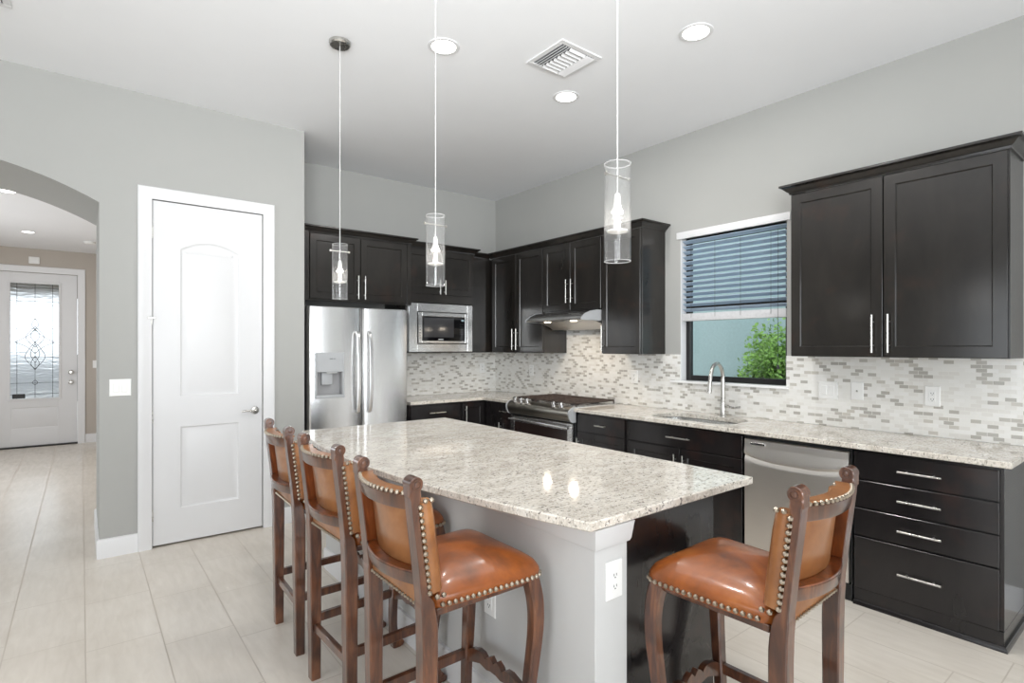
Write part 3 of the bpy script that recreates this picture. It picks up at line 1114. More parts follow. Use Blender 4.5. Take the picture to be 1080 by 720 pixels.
def rrect(x0, x1, y0, y1, r, n=6):
    pts = []
    for cx_, cy_, a0 in ((x1 - r, y1 - r, 0), (x0 + r, y1 - r, 90), (x0 + r, y0 + r, 180), (x1 - r, y0 + r, 270)):
        for i in range(n + 1):
            a = math.radians(a0 + 90 * i / n)
            pts.append((cx_ + r * math.cos(a), cy_ + r * math.sin(a)))
    return pts


def slab(outer, z0, z1, hole=None, ease=0.004):
    b = bmesh.new()
    oin = inset_poly(outer, ease)
    layers = []
    vo_t = [b.verts.new((x, y, z1)) for x, y in oin]
    vo_b = [b.verts.new((x, y, z0)) for x, y in oin]
    a1 = [b.verts.new((x, y, z1 - ease)) for x, y in outer]
    a0 = [b.verts.new((x, y, z0 + ease)) for x, y in outer]
    n = len(outer)
    for ra, rb in ((vo_t, a1), (a1, a0), (a0, vo_b)):
        for i in range(n):
            j = (i + 1) % n
            b.faces.new((ra[i], ra[j], rb[j], rb[i]))
    et = [b.edges.get((vo_t[i], vo_t[(i + 1) % n])) for i in range(n)]
    eb = [b.edges.get((vo_b[i], vo_b[(i + 1) % n])) for i in range(n)]
    if hole:
        ht = [b.verts.new((x, y, z1)) for x, y in hole]
        hb = [b.verts.new((x, y, z0)) for x, y in hole]
        m = len(hole)
        for i in range(m):
            j = (i + 1) % m
            b.faces.new((ht[i], ht[j], hb[j], hb[i]))
        et += [b.edges.get((ht[i], ht[(i + 1) % m])) for i in range(m)]
        eb += [b.edges.get((hb[i], hb[(i + 1) % m])) for i in range(m)]
    bmesh.ops.triangle_fill(b, use_beauty=True, edges=et)
    bmesh.ops.triangle_fill(b, use_beauty=True, edges=eb)
    bmesh.ops.recalc_face_normals(b, faces=b.faces)
    m_ = MB()
    m_.add(b)
    return m_


hole = rrect(SX0, SX1, SY0, SY1, 0.10)
o = slab([(XC, 0.565), (XW - 0.001, 0.565), (XW - 0.001, 3.453), (XC, 3.453)], 0.880, 0.911, hole).build('worktop', M['granite'])
tag(o, 'long speckled granite worktop with the sink, under the window', 'worktop')
o = slab([(XC, 4.380), (XW - 0.001, 4.380), (XW - 0.001, YW - 0.001), (2.532, YW - 0.001), (2.532, 4.828), (XC, 4.828)], 0.880, 0.911).build('worktop', M['granite'])
tag(o, 'corner granite worktop between refrigerator and range', 'worktop')

# sink
t = thing('sink', 'stainless undermount sink set in the granite below the window', 'sink', ((SX0 + SX1) / 2, (SY0 + SY1) / 2, 0.70))
rings = []
for k, z in ((-0.028, 0.8795), (-0.028, 0.877), (0.004, 0.8765), (0.008, 0.74), (0.03, 0.705), (0.09, 0.698), (0.16, 0.697)):
    rings.append([(x, y, z) for x, y in inset_poly(rrect(SX0, SX1, SY0, SY1, 0.10), k)] if k < 0.05 else
                 [(x, y, z) for x, y in rrect(SX0 + k, SX1 - k, SY0 + k, SY1 - k, 0.02)])
mb = MB().loops(rings, cap0=False, cap1=True)
mb.build('bowl', M['steel'], t)
MB().lathe([(0, 0.6985), (0.042, 0.6985), (0.042, 0.702), (0.03, 0.7005), (0.0, 0.7005)], ((SX0 + SX1) / 2, (SY0 + SY1) / 2, 0), seg=20).build('drain', M['chrome'], t)
# faucet
fx, fy = 3.93, 2.34
t = thing('faucet', 'brushed steel gooseneck faucet standing behind the sink', 'faucet', (fx, fy, 0.911))
MB().lathe([(0.0, 0.9115), (0.028, 0.9115), (0.028, 0.917), (0.021, 0.922), (0.020, 1.02), (0.017, 1.03), (0.0, 1.03)], (fx, fy, 0)).build('base', M['nickel'], t)
MB().tube([(fx, fy, 1.02), (fx, fy, 1.12), (fx, fy, 1.22), (fx - 0.02, fy, 1.285), (fx - 0.075, fy, 1.325), (fx - 0.135, fy, 1.30), (fx - 0.168, fy, 1.23), (fx - 0.178, fy, 1.18)],
          lambda s: 0.0155 - 0.002 * s, seg=14).build('spout', M['nickel'], t)
MB().cyl((fx - 0.178, fy, 1.19), (fx - 0.19, fy, 1.10), 0.015, 0.021, seg=18).build('spray_head', M['nickel'], t)
h = MB().cyl((fx, fy - 0.018, 0.995), (fx, fy - 0.045, 0.995), 0.014, seg=14).tube([(fx, fy - 0.04, 0.995), (fx - 0.01, fy - 0.09, 0.985), (fx - 0.012, fy - 0.15, 0.995)], 0.009, seg=10)
h.build('lever', M['nickel'], t)

# ------------------------------------------------------------------ dishwasher
t = thing('dishwasher', 'stainless dishwasher between the sink cabinet and drawer cabinet', 'dishwasher', (3.72, 1.575, 0))
MB().box(XF + 0.03, XW - 0.06, 1.258, 1.892, 0.10, 0.868, 0.002).build('body', M['black'], t)
MB().box(XF + 0.014, XW - 0.1, 1.256, 1.894, 0.0, 0.095, 0.002).build('toe_kick', M['black'], t)
mb = MB()
rings = []
NU, prof = 24, []
zs = [0.105, 0.11, 0.3, 0.5, 0.68, 0.72, 0.745, 0.76, 0.775, 0.80, 0.812, 0.84, 0.848, 0.852]
y0, y1 = 1.266, 1.886
b = bmesh.new()
grid = []
for i in range(NU + 1):
    u = i / NU
    y = y0 + (y1 - y0) * u
    w = 1 - (2 * u - 1) ** 2
    col_ = []
    for z in zs:
        d = 0.02
        dip = 0.055 * min(1.0, w * 1.15) ** 0.8       # handle edge bows down mid-door
        zz = z
        if 0.72 <= z <= 0.775:
            zz = z - dip * 0.6
        if z in (0.745,):
            d = 0.02 - 0.010
        if z in (0.76, 0.775):
            d = 0.02 + 0.016 * (0.35 + 0.65 * w)
        if z >= 0.80:
            d = 0.02 + 0.006 * w
        if z in (0.105, 0.852):
            d -= 0.006
        col_.append(b.verts.new((XF - d + 0.008, y, zz)))
    grid.append(col_)
for i in range(NU):
    for k in range(len(zs) - 1):
        b.faces.new((grid[i][k], grid[i + 1][k], grid[i + 1][k + 1], grid[i][k + 1]))
bk = [[b.verts.new((XF + 0.028, g_[0].co.y, g_[0].co.z)), b.verts.new((XF + 0.028, g_[-1].co.y, g_[-1].co.z))] for g_ in (grid[0], grid[-1])]
b.faces.new([grid[0][k] for k in range(len(zs))] + [bk[0][1], bk[0][0]])
b.faces.new([grid[-1][k] for k in reversed(range(len(zs)))] + [bk[1][0], bk[1][1]])
b.faces.new([g_[-1] for g_ in grid] + [bk[1][1], bk[0][1]])
b.faces.new([g_[0] for g_ in reversed(grid)] + [bk[0][0], bk[1][0]])
bmesh.ops.recalc_face_normals(b, faces=b.faces)
mb.add(b)
dd = mb.build('door', M['steel_warm'], t, 50)
MB().box(XF - 0.0205, XF - 0.018, 1.745, 1.845, 0.817, 0.832, 0.001).build('badge', M['chrome'], dd)
mb = MB()
for y in (1.894, 1.255):
    MB().box(XF + 0.006, XF + 0.0295, y - 0.003, y + 0.003, 0.10, 0.866).build('gasket', M['black'], t)
MB().box(XF + 0.002, XF + 0.0295, 1.260, 1.890, 0.8565, 0.872).build('top_gasket', M['black'], t)

# ------------------------------------------------------------------ range
RY0, RY1 = 3.462, 4.370
t = thing('range', 'stainless slide-in gas range with iron grates and chrome knobs', 'range', (3.7, (RY0 + RY1) / 2, 0))
MB().box(3.440, XW - 0.03, RY0, RY1, 0.03, 0.89, 0.002).build('body', M['black'], t)
ck = MB().box(3.440, XW - 0.012, RY0 + 0.001, RY1 - 0.001, 0.8905, 0.918, 0.005, 2).build('cooktop', M['steel'], t)
# control panel: rounded wedge
poly = [(3.445, 0.918), (3.415, 0.917), (3.385, 0.905), (3.365, 0.885), (3.358, 0.86), (3.366, 0.825), (3.385, 0.795), (3.41, 0.785), (3.445, 0.785)]
cp = MB().prism(poly, lambda u, v, d: (u, d, v), RY0 + 0.014, RY1 - 0.014).build('control_panel', M['steel_shaded'], t, 60)
for ys in ((RY0, RY0 + 0.0138), (RY1 - 0.0138, RY1)):
    p2 = [(3.445, 0.919), (3.412, 0.919), (3.38, 0.908), (3.358, 0.888), (3.352, 0.86), (3.36, 0.822), (3.382, 0.79), (3.41, 0.783), (3.445, 0.783)]
    MB().prism(p2, lambda u, v, d: (u, d, v), ys[0], ys[1]).build('end_cap', M['grey_plastic'], cp)
nrm = Vector((-0.35, 0, 0.94)).normalized()
for y in (3.60, 3.70, 4.08, 4.17, 4.26):
    p = Vector((3.395, y, 0.9105))
    k = MB().cyl(p, p + nrm * 0.008, 0.025, seg=20).cyl(p + nrm * 0.008, p + nrm * 0.046, 0.022, 0.018, seg=20)
    k.build('knob', M['chrome'], cp)
# grates
for (g0, g1) in ((RY0 + 0.03, RY0 + 0.312), (RY0 + 0.318, RY1 - 0.318), (RY1 - 0.312, RY1 - 0.03)):
    mb = MB()
    gx0_, gx1_ = 3.475, 3.985
    zt = 0.952
    for y in (g0, g1 - 0.01):
        mb.box(gx0_, gx1_, y, y + 0.010, zt - 0.014, zt, 0.003)
    for x in (gx0_, gx1_ - 0.01):
        mb.box(x, x + 0.010, g0, g1, zt - 0.014, zt, 0.003)
    for i in range(1, 8):
        x = gx0_ + (gx1_ - gx0_) * i / 8
        mb.box(x - 0.0045, x + 0.0045, g0, g1, zt - 0.012, zt + 0.001, 0.002)
    mb.box(gx0_, gx1_, (g0 + g1) / 2 - 0.005, (g0 + g1) / 2 + 0.005, zt - 0.012, zt + 0.002, 0.002)
    for x in (gx0_ + 0.005, gx1_ - 0.005):
        for y in (g0 + 0.005, g1 - 0.005):
            mb.cyl((x, y, 0.9185), (x, y, zt - 0.01), 0.006, seg=8)
    mb.build('grate', M['iron'], ck)
    for x in (3.60, 3.86):
        MB().lathe([(0.0, 0.9185), (0.045, 0.9185), (0.045, 0.926), (0.034, 0.930), (0.034, 0.936), (0, 0.938)], (x, (g0 + g1) / 2, 0), seg=18).build('burner', M['black'], ck)
mp = XR(3.405)
mb = MB()
panel_slab(mb, mp, RY0 + 0.008, RY1 - 0.008, 0.175, 0.772, 0.033, [[(RY0 + 0.07, 0.24), (RY1 - 0.07, 0.24), (RY1 - 0.07, 0.715), (RY0 + 0.07, 0.715)]], [(0.003, -0.004)], ease=0.006)
od = mb.build('oven_door', M['steel'], t)
MB().box(3.404, 3.408, RY0 + 0.075, RY1 - 0.075, 0.245, 0.71).build('oven_window', M['oven_glass'], od)
mb = MB().tube([(3.372, RY0 + 0.03, 0.735), (3.352, RY0 + 0.25, 0.742), (3.346, (RY0 + RY1) / 2, 0.745), (3.352, RY1 - 0.25, 0.742), (3.372, RY1 - 0.03, 0.735)], 0.012, seg=12)
for y in (RY0 + 0.04, RY1 - 0.04):
    mb.cyl((3.372, y, 0.735), (3.4055, y, 0.735), 0.010, seg=12)
mb.build('handle', M['steel'], od)
dr = MB().box(3.410, 3.439, RY0 + 0.008, RY1 - 0.008, 0.04, 0.168, 0.004).build('drawer', M['steel'], t)
mb = MB()
for x in (3.47, 3.95):
    for y in (RY0 + 0.05, RY1 - 0.05):
        mb.cyl((x, y, 0.0), (x, y, 0.031), 0.015, seg=10)
mb.build('levelling_feet', M['black'], t)

# hood
HY0, HY1 = 3.412, 4.188
t = thing('range_hood', 'slim stainless range hood under the cabinet above the range', 'range hood', (3.8, 3.8, 1.63))
poly = [(4.029, 1.788), (3.66, 1.788), (3.58, 1.776), (3.515, 1.752), (3.475, 1.722), (3.462, 1.706), (3.466, 1.697), (3.50, 1.694), (4.029, 1.694)]
sh_ = MB().prism(poly, lambda u, v, d: (u, d, v), HY0 + 0.010, HY1 - 0.010).build('canopy', M['steel'], t, 60)
for a0, a1 in ((HY0, HY0 + 0.0098), (HY1 - 0.0098, HY1)):
    p2 = [(4.029, 1.790), (3.66, 1.790), (3.58, 1.778), (3.513, 1.754), (3.473, 1.724), (3.459, 1.706), (3.464, 1.695), (3.50, 1.692), (4.029, 1.692)]
    MB().prism(p2, lambda u, v, d: (u, d, v), a0, a1).build('end_cap', M['grey_plastic'], sh_)
poly = [(4.029, 1.6935), (3.62, 1.6935), (3.70, 1.675), (3.78, 1.648), (3.82, 1.625), (4.029, 1.625)]
MB().prism(poly, lambda u, v, d: (u, d, v), HY0 + 0.012, HY1 - 0.012).build('filter_box', M['steel_warm'], t)
for y in (3.62, 3.98):
    MB().lathe([(0, 1.688), (0.03, 1.688), (0.034, 1.6935), (0, 1.6935)], (3.57, y, 0), seg=18).build('lamp', M['hood_lamp'], t)
    area_light('hood_lamp_light', (3.57, y, 1.683), (0, 0, 0), 0.06, 0.06, 3.2, (1.0, 0.86, 0.70), parent=None)

# ------------------------------------------------------------------ wall cabinets
ES = M['espresso']
ZB, ZT = 1.390, 2.464
XU = 3.700
fu = XR(XU)


def crown(t, path, left=False):
    mb = MB()
    moulding(mb, path, CROWN, left=left)
    mb.build('crown_moulding', ES, t)


def top_deck(mb, x0, x1, y0, y1):
    mb.box(x0, x1, y0, y1, ZT - 0.0, ZT + 0.001)


t = thing('wall_cabinet', 'large dark double door wall cabinet right of the window', 'cabinet', (3.87, 1.17, ZB))
MB().box(XU + 0.0215, XW - 0.002, 0.625, 1.718, ZB, ZT, 0.001).build('body', ES, t)
shaker(fu, 0.630, 1.181, ZB + 0.003, ZT - 0.008, t, ES, pull=(1.150, 1.53), pull_len=0.225)
shaker(fu, 1.184, 1.714, ZB + 0.003, ZT - 0.008, t, ES, pull=(1.232, 1.53), pull_len=0.225)
crown(t, [(XW - 0.002, 1.718), (XU + 0.012, 1.718), (XU + 0.012, 0.625), (XW - 0.002, 0.625)])
mb = MB()
panel_slab(mb, lambda u, v, d: (u, 0.6245 - d, v), XU + 0.024, XW - 0.004, ZB + 0.002, ZT - 0.004, 0.0, [[(XU + 0.08, ZB + 0.06), (XW - 0.06, ZB + 0.06), (XW - 0.06, ZT - 0.06), (XU + 0.08, ZT - 0.06)]], [(0.004, -0.0)], ease=0.0) if False else None
t = thing('wall_cabinet', 'tall dark single door wall cabinet left of the window', 'cabinet', (3.87, 3.17, ZB))
MB().box(XU + 0.0215, XW - 0.002, 2.955, 3.400, ZB, ZT, 0.001).build('body', ES, t)
shaker(fu, 2.960, 3.397, ZB + 0.003, ZT - 0.008, t, ES, pull=(3.372, 1.53), pull_len=0.225)
crown(t, [(XU + 0.012, 3.400), (XU + 0.012, 2.955), (XW - 0.002, 2.955)])
t = thing('wall_cabinet', 'short dark double door wall cabinet over the range hood', 'cabinet', (3.87, 3.8, 1.80))
MB().box(XU + 0.0215, XW - 0.002, 3.402, 4.198, 1.792, ZT, 0.001).build('body', ES, t)
shaker(fu, 3.406, 3.799, 1.806, ZT - 0.008, t, ES, pull=(3.768, 1.99), pull_len=0.225)
shaker(fu, 3.802, 4.195, 1.806, ZT - 0.008, t, ES, pull=(3.834, 1.99), pull_len=0.225)
crown(t, [(XU + 0.012, 4.198), (XU + 0.012, 3.402)])
t = thing('wall_cabinet', 'tall dark double door wall cabinet between the hood and the corner', 'cabinet', (3.87, 4.65, ZB))
MB().box(XU + 0.0215, XW - 0.002, 4.200, 5.118, ZB, ZT, 0.001).build('body', ES, t)
shaker(fu, 4.204, 4.638, ZB + 0.003, ZT - 0.008, t, ES, pull=(4.606, 1.535), pull_len=0.225)
shaker(fu, 4.641, 5.078, ZB + 0.003, ZT - 0.008, t, ES, pull=(4.674, 1.535), pull_len=0.225)
crown(t, [(XU + 0.012, 5.118), (XU + 0.012, 4.200)])
t = thing('wall_cabinet', 'dark blank corner wall cabinet right of the microwave', 'cabinet', (3.6, 5.3, ZB))
MB().box(3.392, XW - 0.002, 5.161, YW - 0.002, ZB, ZT, 0.001).build('body', ES, t)
mb = MB()
panel_slab(mb, YB(5.14), 3.394, 3.695, ZB + 0.003, ZT - 0.008, 0.0205, [], [])
mb.build('filler_panel', ES, t)
crown(t, [(3.392, 5.152), (XU + 0.012, 5.152)])
YM = 4.98
fm = YB(YM)
t = thing('wall_cabinet', 'dark wall cabinet holding the built in microwave', 'cabinet', (2.97, 5.2, ZB))
mb = MB()
mb.box(2.562, 2.586, YM + 0.0215, YW - 0.002, ZB, ZT).box(3.364, 3.388, YM + 0.0215, YW - 0.002, ZB, ZT)
mb.box(2.586, 3.364, YM + 0.0215, YW - 0.002, ZB, ZB + 0.02).box(2.586, 3.364, YM + 0.0215, YW - 0.002, 1.92, ZT)
mb.build('body', ES, t)
shaker(fm, 2.566, 2.975, 2.000, ZT - 0.008, t, ES, pull=(2.945, 2.075), pull_len=0.15)
shaker(fm, 2.978, 3.385, 2.000, ZT - 0.008, t, ES, pull=(3.008, 2.075), pull_len=0.15)
MB().box(2.566, 3.385, YM + 0.001, YM + 0.021, 1.908, 1.997, 0.002).build('rail', ES, t)
crown(t, [(2.562, YM + 0.012), (3.388, YM + 0.012), (3.388, YW - 0.002)])
YG = 4.86
fg = YB(YG)
t = thing('wall_cabinet', 'dark deep double door cabinet above the refrigerator', 'cabinet', (2.0, 5.1, 1.87))
MB().box(1.513, 2.558, YG + 0.0215, YW - 0.002, 1.862, ZT, 0.001).build('body', ES, t)
shaker(fg, 1.570, 2.034, 1.878, ZT - 0.008, t, ES, pull=(2.005, 2.0), pull_len=0.215)
shaker(fg, 2.037, 2.512, 1.878, ZT - 0.008, t, ES, pull=(2.070, 2.0), pull_len=0.215)
MB().box(1.513, 1.567, YG + 0.002, YG + 0.021, 1.862, ZT, 0.002).build('face_frame', ES, t)
MB().box(2.515, 2.558, YG + 0.002, YG + 0.021, 1.862, ZT, 0.002).build('face_frame', ES, t)
MB().box(1.479, 1.5125, YG - 0.03, YW - 0.002, 0.0, ZT, 0.002).build('side_panel', ES, t)
crown(t, [(1.479, YG + 0.012), (2.558, YG + 0.012), (2.558, YM + 0.01)])

# ------------------------------------------------------------------ refrigerator
t = thing('refrigerator', 'stainless side by side refrigerator with ice and water dispenser', 'refrigerator', (1.99, 5.1, 0))
MB().box(1.524, 2.462, 4.822, YW - 0.03, 0.03, 1.79, 0.004).build('body', M['mid_grey'], t)
MB().box(1.53, 2.456, 4.79, 4.9, 0.0, 0.055, 0.003).build('toe_grille', M['black'], t)
YD = 4.742


def fridge_door(x0, x1, hole=None):
    b = bmesh.new()
    nx = 30
    xs = [x0 + (x1 - x0) * i / nx for i in range(nx + 1)]
    zs = [0.06, 0.066, 1.0, 1.4, 1.80, 1.806]
    if hole:
        xs = sorted([x for x in xs if min(abs(x - hole[0]), abs(x - hole[1])) > 0.006] + [hole[0], hole[1]])
        zs = sorted(set(zs[:2] + zs[-2:] + [hole[2], hole[3]]))
    g = []
    for x in xs:
        u = 2 * (x - x0) / (x1 - x0) - 1
        y = YD + 0.016 * abs(u) ** 2.6 + 0.018 * max(0, abs(u) - 0.93) / 0.07
        g.append([b.verts.new((x, y + (0.006 if z in (0.06, 1.806) else 0), z)) for z in zs])
    for i in range(len(xs) - 1):
        for k in range(len(zs) - 1):
            if hole and hole[0] - 1e-6 <= xs[i] < hole[1] - 1e-6 and hole[2] - 1e-6 <= zs[k] < hole[3] - 1e-6:
                continue
            b.faces.new((g[i][k], g[i + 1][k], g[i + 1][k + 1], g[i][k + 1]))
    yb = YD + 0.074
    bk = [[b.verts.new((x, yb, z)) for z in (zs[0], zs[-1])] for x in (x0, x1)]
    b.faces.new([c[0] for c in g] + [bk[1][0], bk[0][0]])
    b.faces.new([c[-1] for c in reversed(g)] + [bk[0][1], bk[1][1]])
    b.faces.new(list(reversed(g[0])) + [bk[0][0], bk[0][1]])
    b.faces.new(g[-1] + [bk[1][1], bk[1][0]])
    b.faces.new([bk[0][0], bk[1][0], bk[1][1], bk[0][1]])
    bmesh.ops.recalc_face_normals(b, faces=b.faces)
    mb = MB()
    mb.add(b)
    return mb


H = (1.594, 1.818, 1.025, 1.385)
dl = fridge_door(1.518, 2.004, H).build('freezer_door', M['steel_v'], t, 40)
dr = fridge_door(2.012, 2.466).build('refrigerator_door', M['steel_v'], t, 40)
for x, d in ((1.952, dl), (2.064, dr)):
    mb = MB().sweep([(x, YD - 0.002, 0.862), (x, YD - 0.035, 0.90), (x, YD - 0.052, 1.06), (x, YD - 0.056, 1.225), (x, YD - 0.052, 1.39), (x, YD - 0.035, 1.55), (x, YD - 0.002, 1.588)],
                    [(0.032, 0.02)] * 7, chamfer=0.5)
    mb.build('handle', M['steel_v'], d)
# dispenser
x0, x1, z0, z1 = 1.578, 1.833, 1.005, 1.402
mb = MB()
yfz = YD - 0.006
mb.box(x0, x0 + 0.016, yfz, YD + 0.02, z0 + 0.03, z1, 0.004).box(x1 - 0.016, x1, yfz, YD + 0.02, z0 + 0.03, z1, 0.004)
mb.box(x0, x1, yfz - 0.012, YD + 0.02, z0, z0 + 0.03, 0.006, 2).box(x0 + 0.014, x1 - 0.014, yfz, YD + 0.02, 1.232, z1, 0.004)
dsp = mb.build('dispenser', M['grey_plastic'], dl)
mb = MB()
mb.box(x0 + 0.02, x1 - 0.02, YD + 0.066, YD + 0.07, 1.03, 1.235).box(x0 + 0.0165, x0 + 0.02, YD + 0.0, YD + 0.07, 1.03, 1.235).box(x1 - 0.02, x1 - 0.0165, YD + 0.0, YD + 0.07, 1.03, 1.235)
mb.build('recess', M['recess_grey'], dsp)
MB().box(1.645, 1.74, YD + 0.03, YD + 0.06, 1.12, 1.229, 0.008, 2).build('paddle', M['grey_plastic'], dsp)
mb = MB()
for x in (1.708, 1.722, 1.745):
    mb.box(x - 0.004, x + 0.004, yfz - 0.0015, yfz + 0.002, 1.345, 1.353)
mb.build('buttons', M['black'], dsp)
MB().box(1.68, 1.775, yfz + 0.012, YD + 0.03, 1.222, 1.2315, 0.003).build('nozzle', M['plastic'], dsp)

# ------------------------------------------------------------------ microwave
t = thing('microwave', 'built in stainless microwave with black glass door beside the refrigerator', 'microwave', (2.97, 5.15, 1.41))
yt = YM - 0.004
mb = MB()
ax0, ax1, az0, az1 = 2.590, 3.362, 1.402, 1.902
bx0, bx1, bz0, bz1 = 2.688, 3.297, 1.484, 1.816
mb.box(ax0, bx0, yt, yt + 0.022, az0, az1, 0.003).box(bx1, ax1, yt, yt + 0.022, az0, az1, 0.003)
mb.box(bx0, bx1, yt, yt + 0.022, az0, bz0, 0.003).box(bx0, bx1, yt, yt + 0.022, bz1, az1, 0.003)
mb.build('trim_frame', M['steel'], t)
MB().box(bx0 + 0.004, bx1 - 0.004, yt + 0.012, YW - 0.05, bz0 + 0.004, bz1 - 0.004, 0.003).build('body', M['black'], t)
mb = MB()
cx0, cx1, cz0, cz1 = bx0 + 0.007, bx1 - 0.007, bz0 + 0.007, bz1 - 0.007
mb.box(cx0, cx0 + 0.046, yt - 0.006, yt + 0.0115, cz0, cz1, 0.003).box(cx1 - 0.026, cx1, yt - 0.006, yt + 0.0115, cz0, cz1, 0.003)
mb.box(cx0 + 0.046, cx1 - 0.026, yt - 0.006, yt + 0.0115, cz0, cz0 + 0.026, 0.003).box(cx0 + 0.046, cx1 - 0.026, yt - 0.006, yt + 0.0115, cz1 - 0.04, cz1, 0.003)
d = mb.build('door', M['steel'], t)
MB().box(cx0 + 0.0465, cx1 - 0.0265, yt - 0.004, yt + 0.0115, cz0 + 0.0265, cz1 - 0.0405, 0.001).build('door_glass', M['black_glass'], d)
MB().box(cx0 + 0.066, cx1 - 0.17, yt - 0.0052, yt - 0.0042, cz0 + 0.062, cz1 - 0.055).build('viewing_window', M['smoke_glass'], d)
mb = MB()
MB().box(cx1 - 0.075, cx1 - 0.042, yt - 0.0052, yt - 0.0042, cz1 - 0.082, cz1 - 0.066).build('display', M['display'], d)
for r in range(5):
    for c in range(3):
        x = cx1 - 0.092 + c * 0.02
        z = cz1 - 0.115 - r * 0.027
        mb.box(x - 0.006, x + 0.006, yt - 0.0052, yt - 0.0042, z - 0.004, z + 0.004)
mb.build('keypad', M['smoke_glass'], d)
mb = MB()
for k in range(8):
    z = cz0 + 0.05 + k * 0.028
    mb.box(cx0 + 0.012, cx0 + 0.03, yt - 0.0066, yt - 0.0058, z, z + 0.006)
mb.build('vent_slots', M['black'], d)
MB().box(2.93, 2.99, yt - 0.0052, yt - 0.0042, cz0 + 0.036, cz0 + 0.046).build('badge', M['grey_plastic'], d)

# ------------------------------------------------------------------ island
IY0, IY1 = 1.185, 3.60
t = thing('kitchen_island', 'kitchen island with grey painted knee wall and dark cabinet end', 'island', (1.6, 2.4, 0))
KX0, KX1 = 1.268, 1.420
MB().box(KX0, KX1, IY0 + 0.005, IY1, 0.0, 0.879, 0.002).build('knee_wall', M['island_paint'], t)
mb = MB()
CAP = [(0.0, 0.812), (0.006, 0.812), (0.010, 0.822), (0.016, 0.868), (0.018, 0.8795), (0.0, 0.8795)]
moulding(mb, [(KX0 - 0.0005, IY1), (KX0 - 0.0005, IY0 + 0.0045), (KX1, IY0 + 0.0045), (KX1 + 0.0, IY0 + 0.034)], CAP, left=False)
mb.build('wall_cap', M['cap'], t)
mb = MB()
moulding(mb, [(KX0 - 0.0005, IY1), (KX0 - 0.0005, IY0 + 0.0045), (KX1 - 0.001, IY0 + 0.0045)], BASE, left=False)
mb.build('baseboard', M['trim'], t)
MB().box(1.422, 1.955, 1.238, IY1 - 0.002, 0.09, 0.879, 0.001).build('body', EL, t)
MB().box(1.422, 1.978, 1.218, 1.2365, 0.0, 0.879, 0.002).build('end_panel', EL, t)
MB().box(1.422, 1.900, 1.24, IY1 - 0.03, 0.0, 0.089).build('toe_kick', EL, t)
mi = lambda u, v, d: (1.9765 + d, u, v)
for k in range(4):
    a = 1.245 + k * 0.587
    shaker(mi, a, a + 0.583, 0.095, 0.70, t, EL, pull=(a + 0.05, 0.58))
    drawer(mi, a, a + 0.583, 0.704, 0.868, t, EL)
# bowed granite top
top = [(2.195, 1.172), (2.195, 3.625)]
for i in range(33):
    y = 3.625 + (1.172 - 3.625) * i / 32
    q = (3.625 - y) / 2.453
    top.append((1.12 + 0.108 * q - 0.155 * (1 - (2 * q - 1) ** 2), y))
o = slab(top, 0.8805, 0.911).build('island_countertop', M['granite'])
tag(o, 'large speckled granite island top with bowed seating edge', 'countertop')
plate('power_outlet', 'white outlet plate on the near end of the island wall', 'outlet', YB(IY0 + 0.0045), 1.352, 0.70, 0.078, 0.122, 'outlet')
plate('power_outlet', 'white outlet plate on the island side wall below the nearest stool', 'outlet', XR(KX0 - 0.0005), 1.75, 0.455, 0.075, 0.12, 'outlet')

# ------------------------------------------------------------------ bar stools
SW, AW, LE, LB, NB = M['stool_wood'], M['amber_wood'], M['leather'], M['leather_back'], M['brass']


def post_y(z):
    """centre line of a rear post"""
    if z <= 0.62:
        return -0.205 - 0.004 * z
    t_ = (z - 0.62) / 0.45
    return -0.2075 - 0.052 * t_ ** 1.1


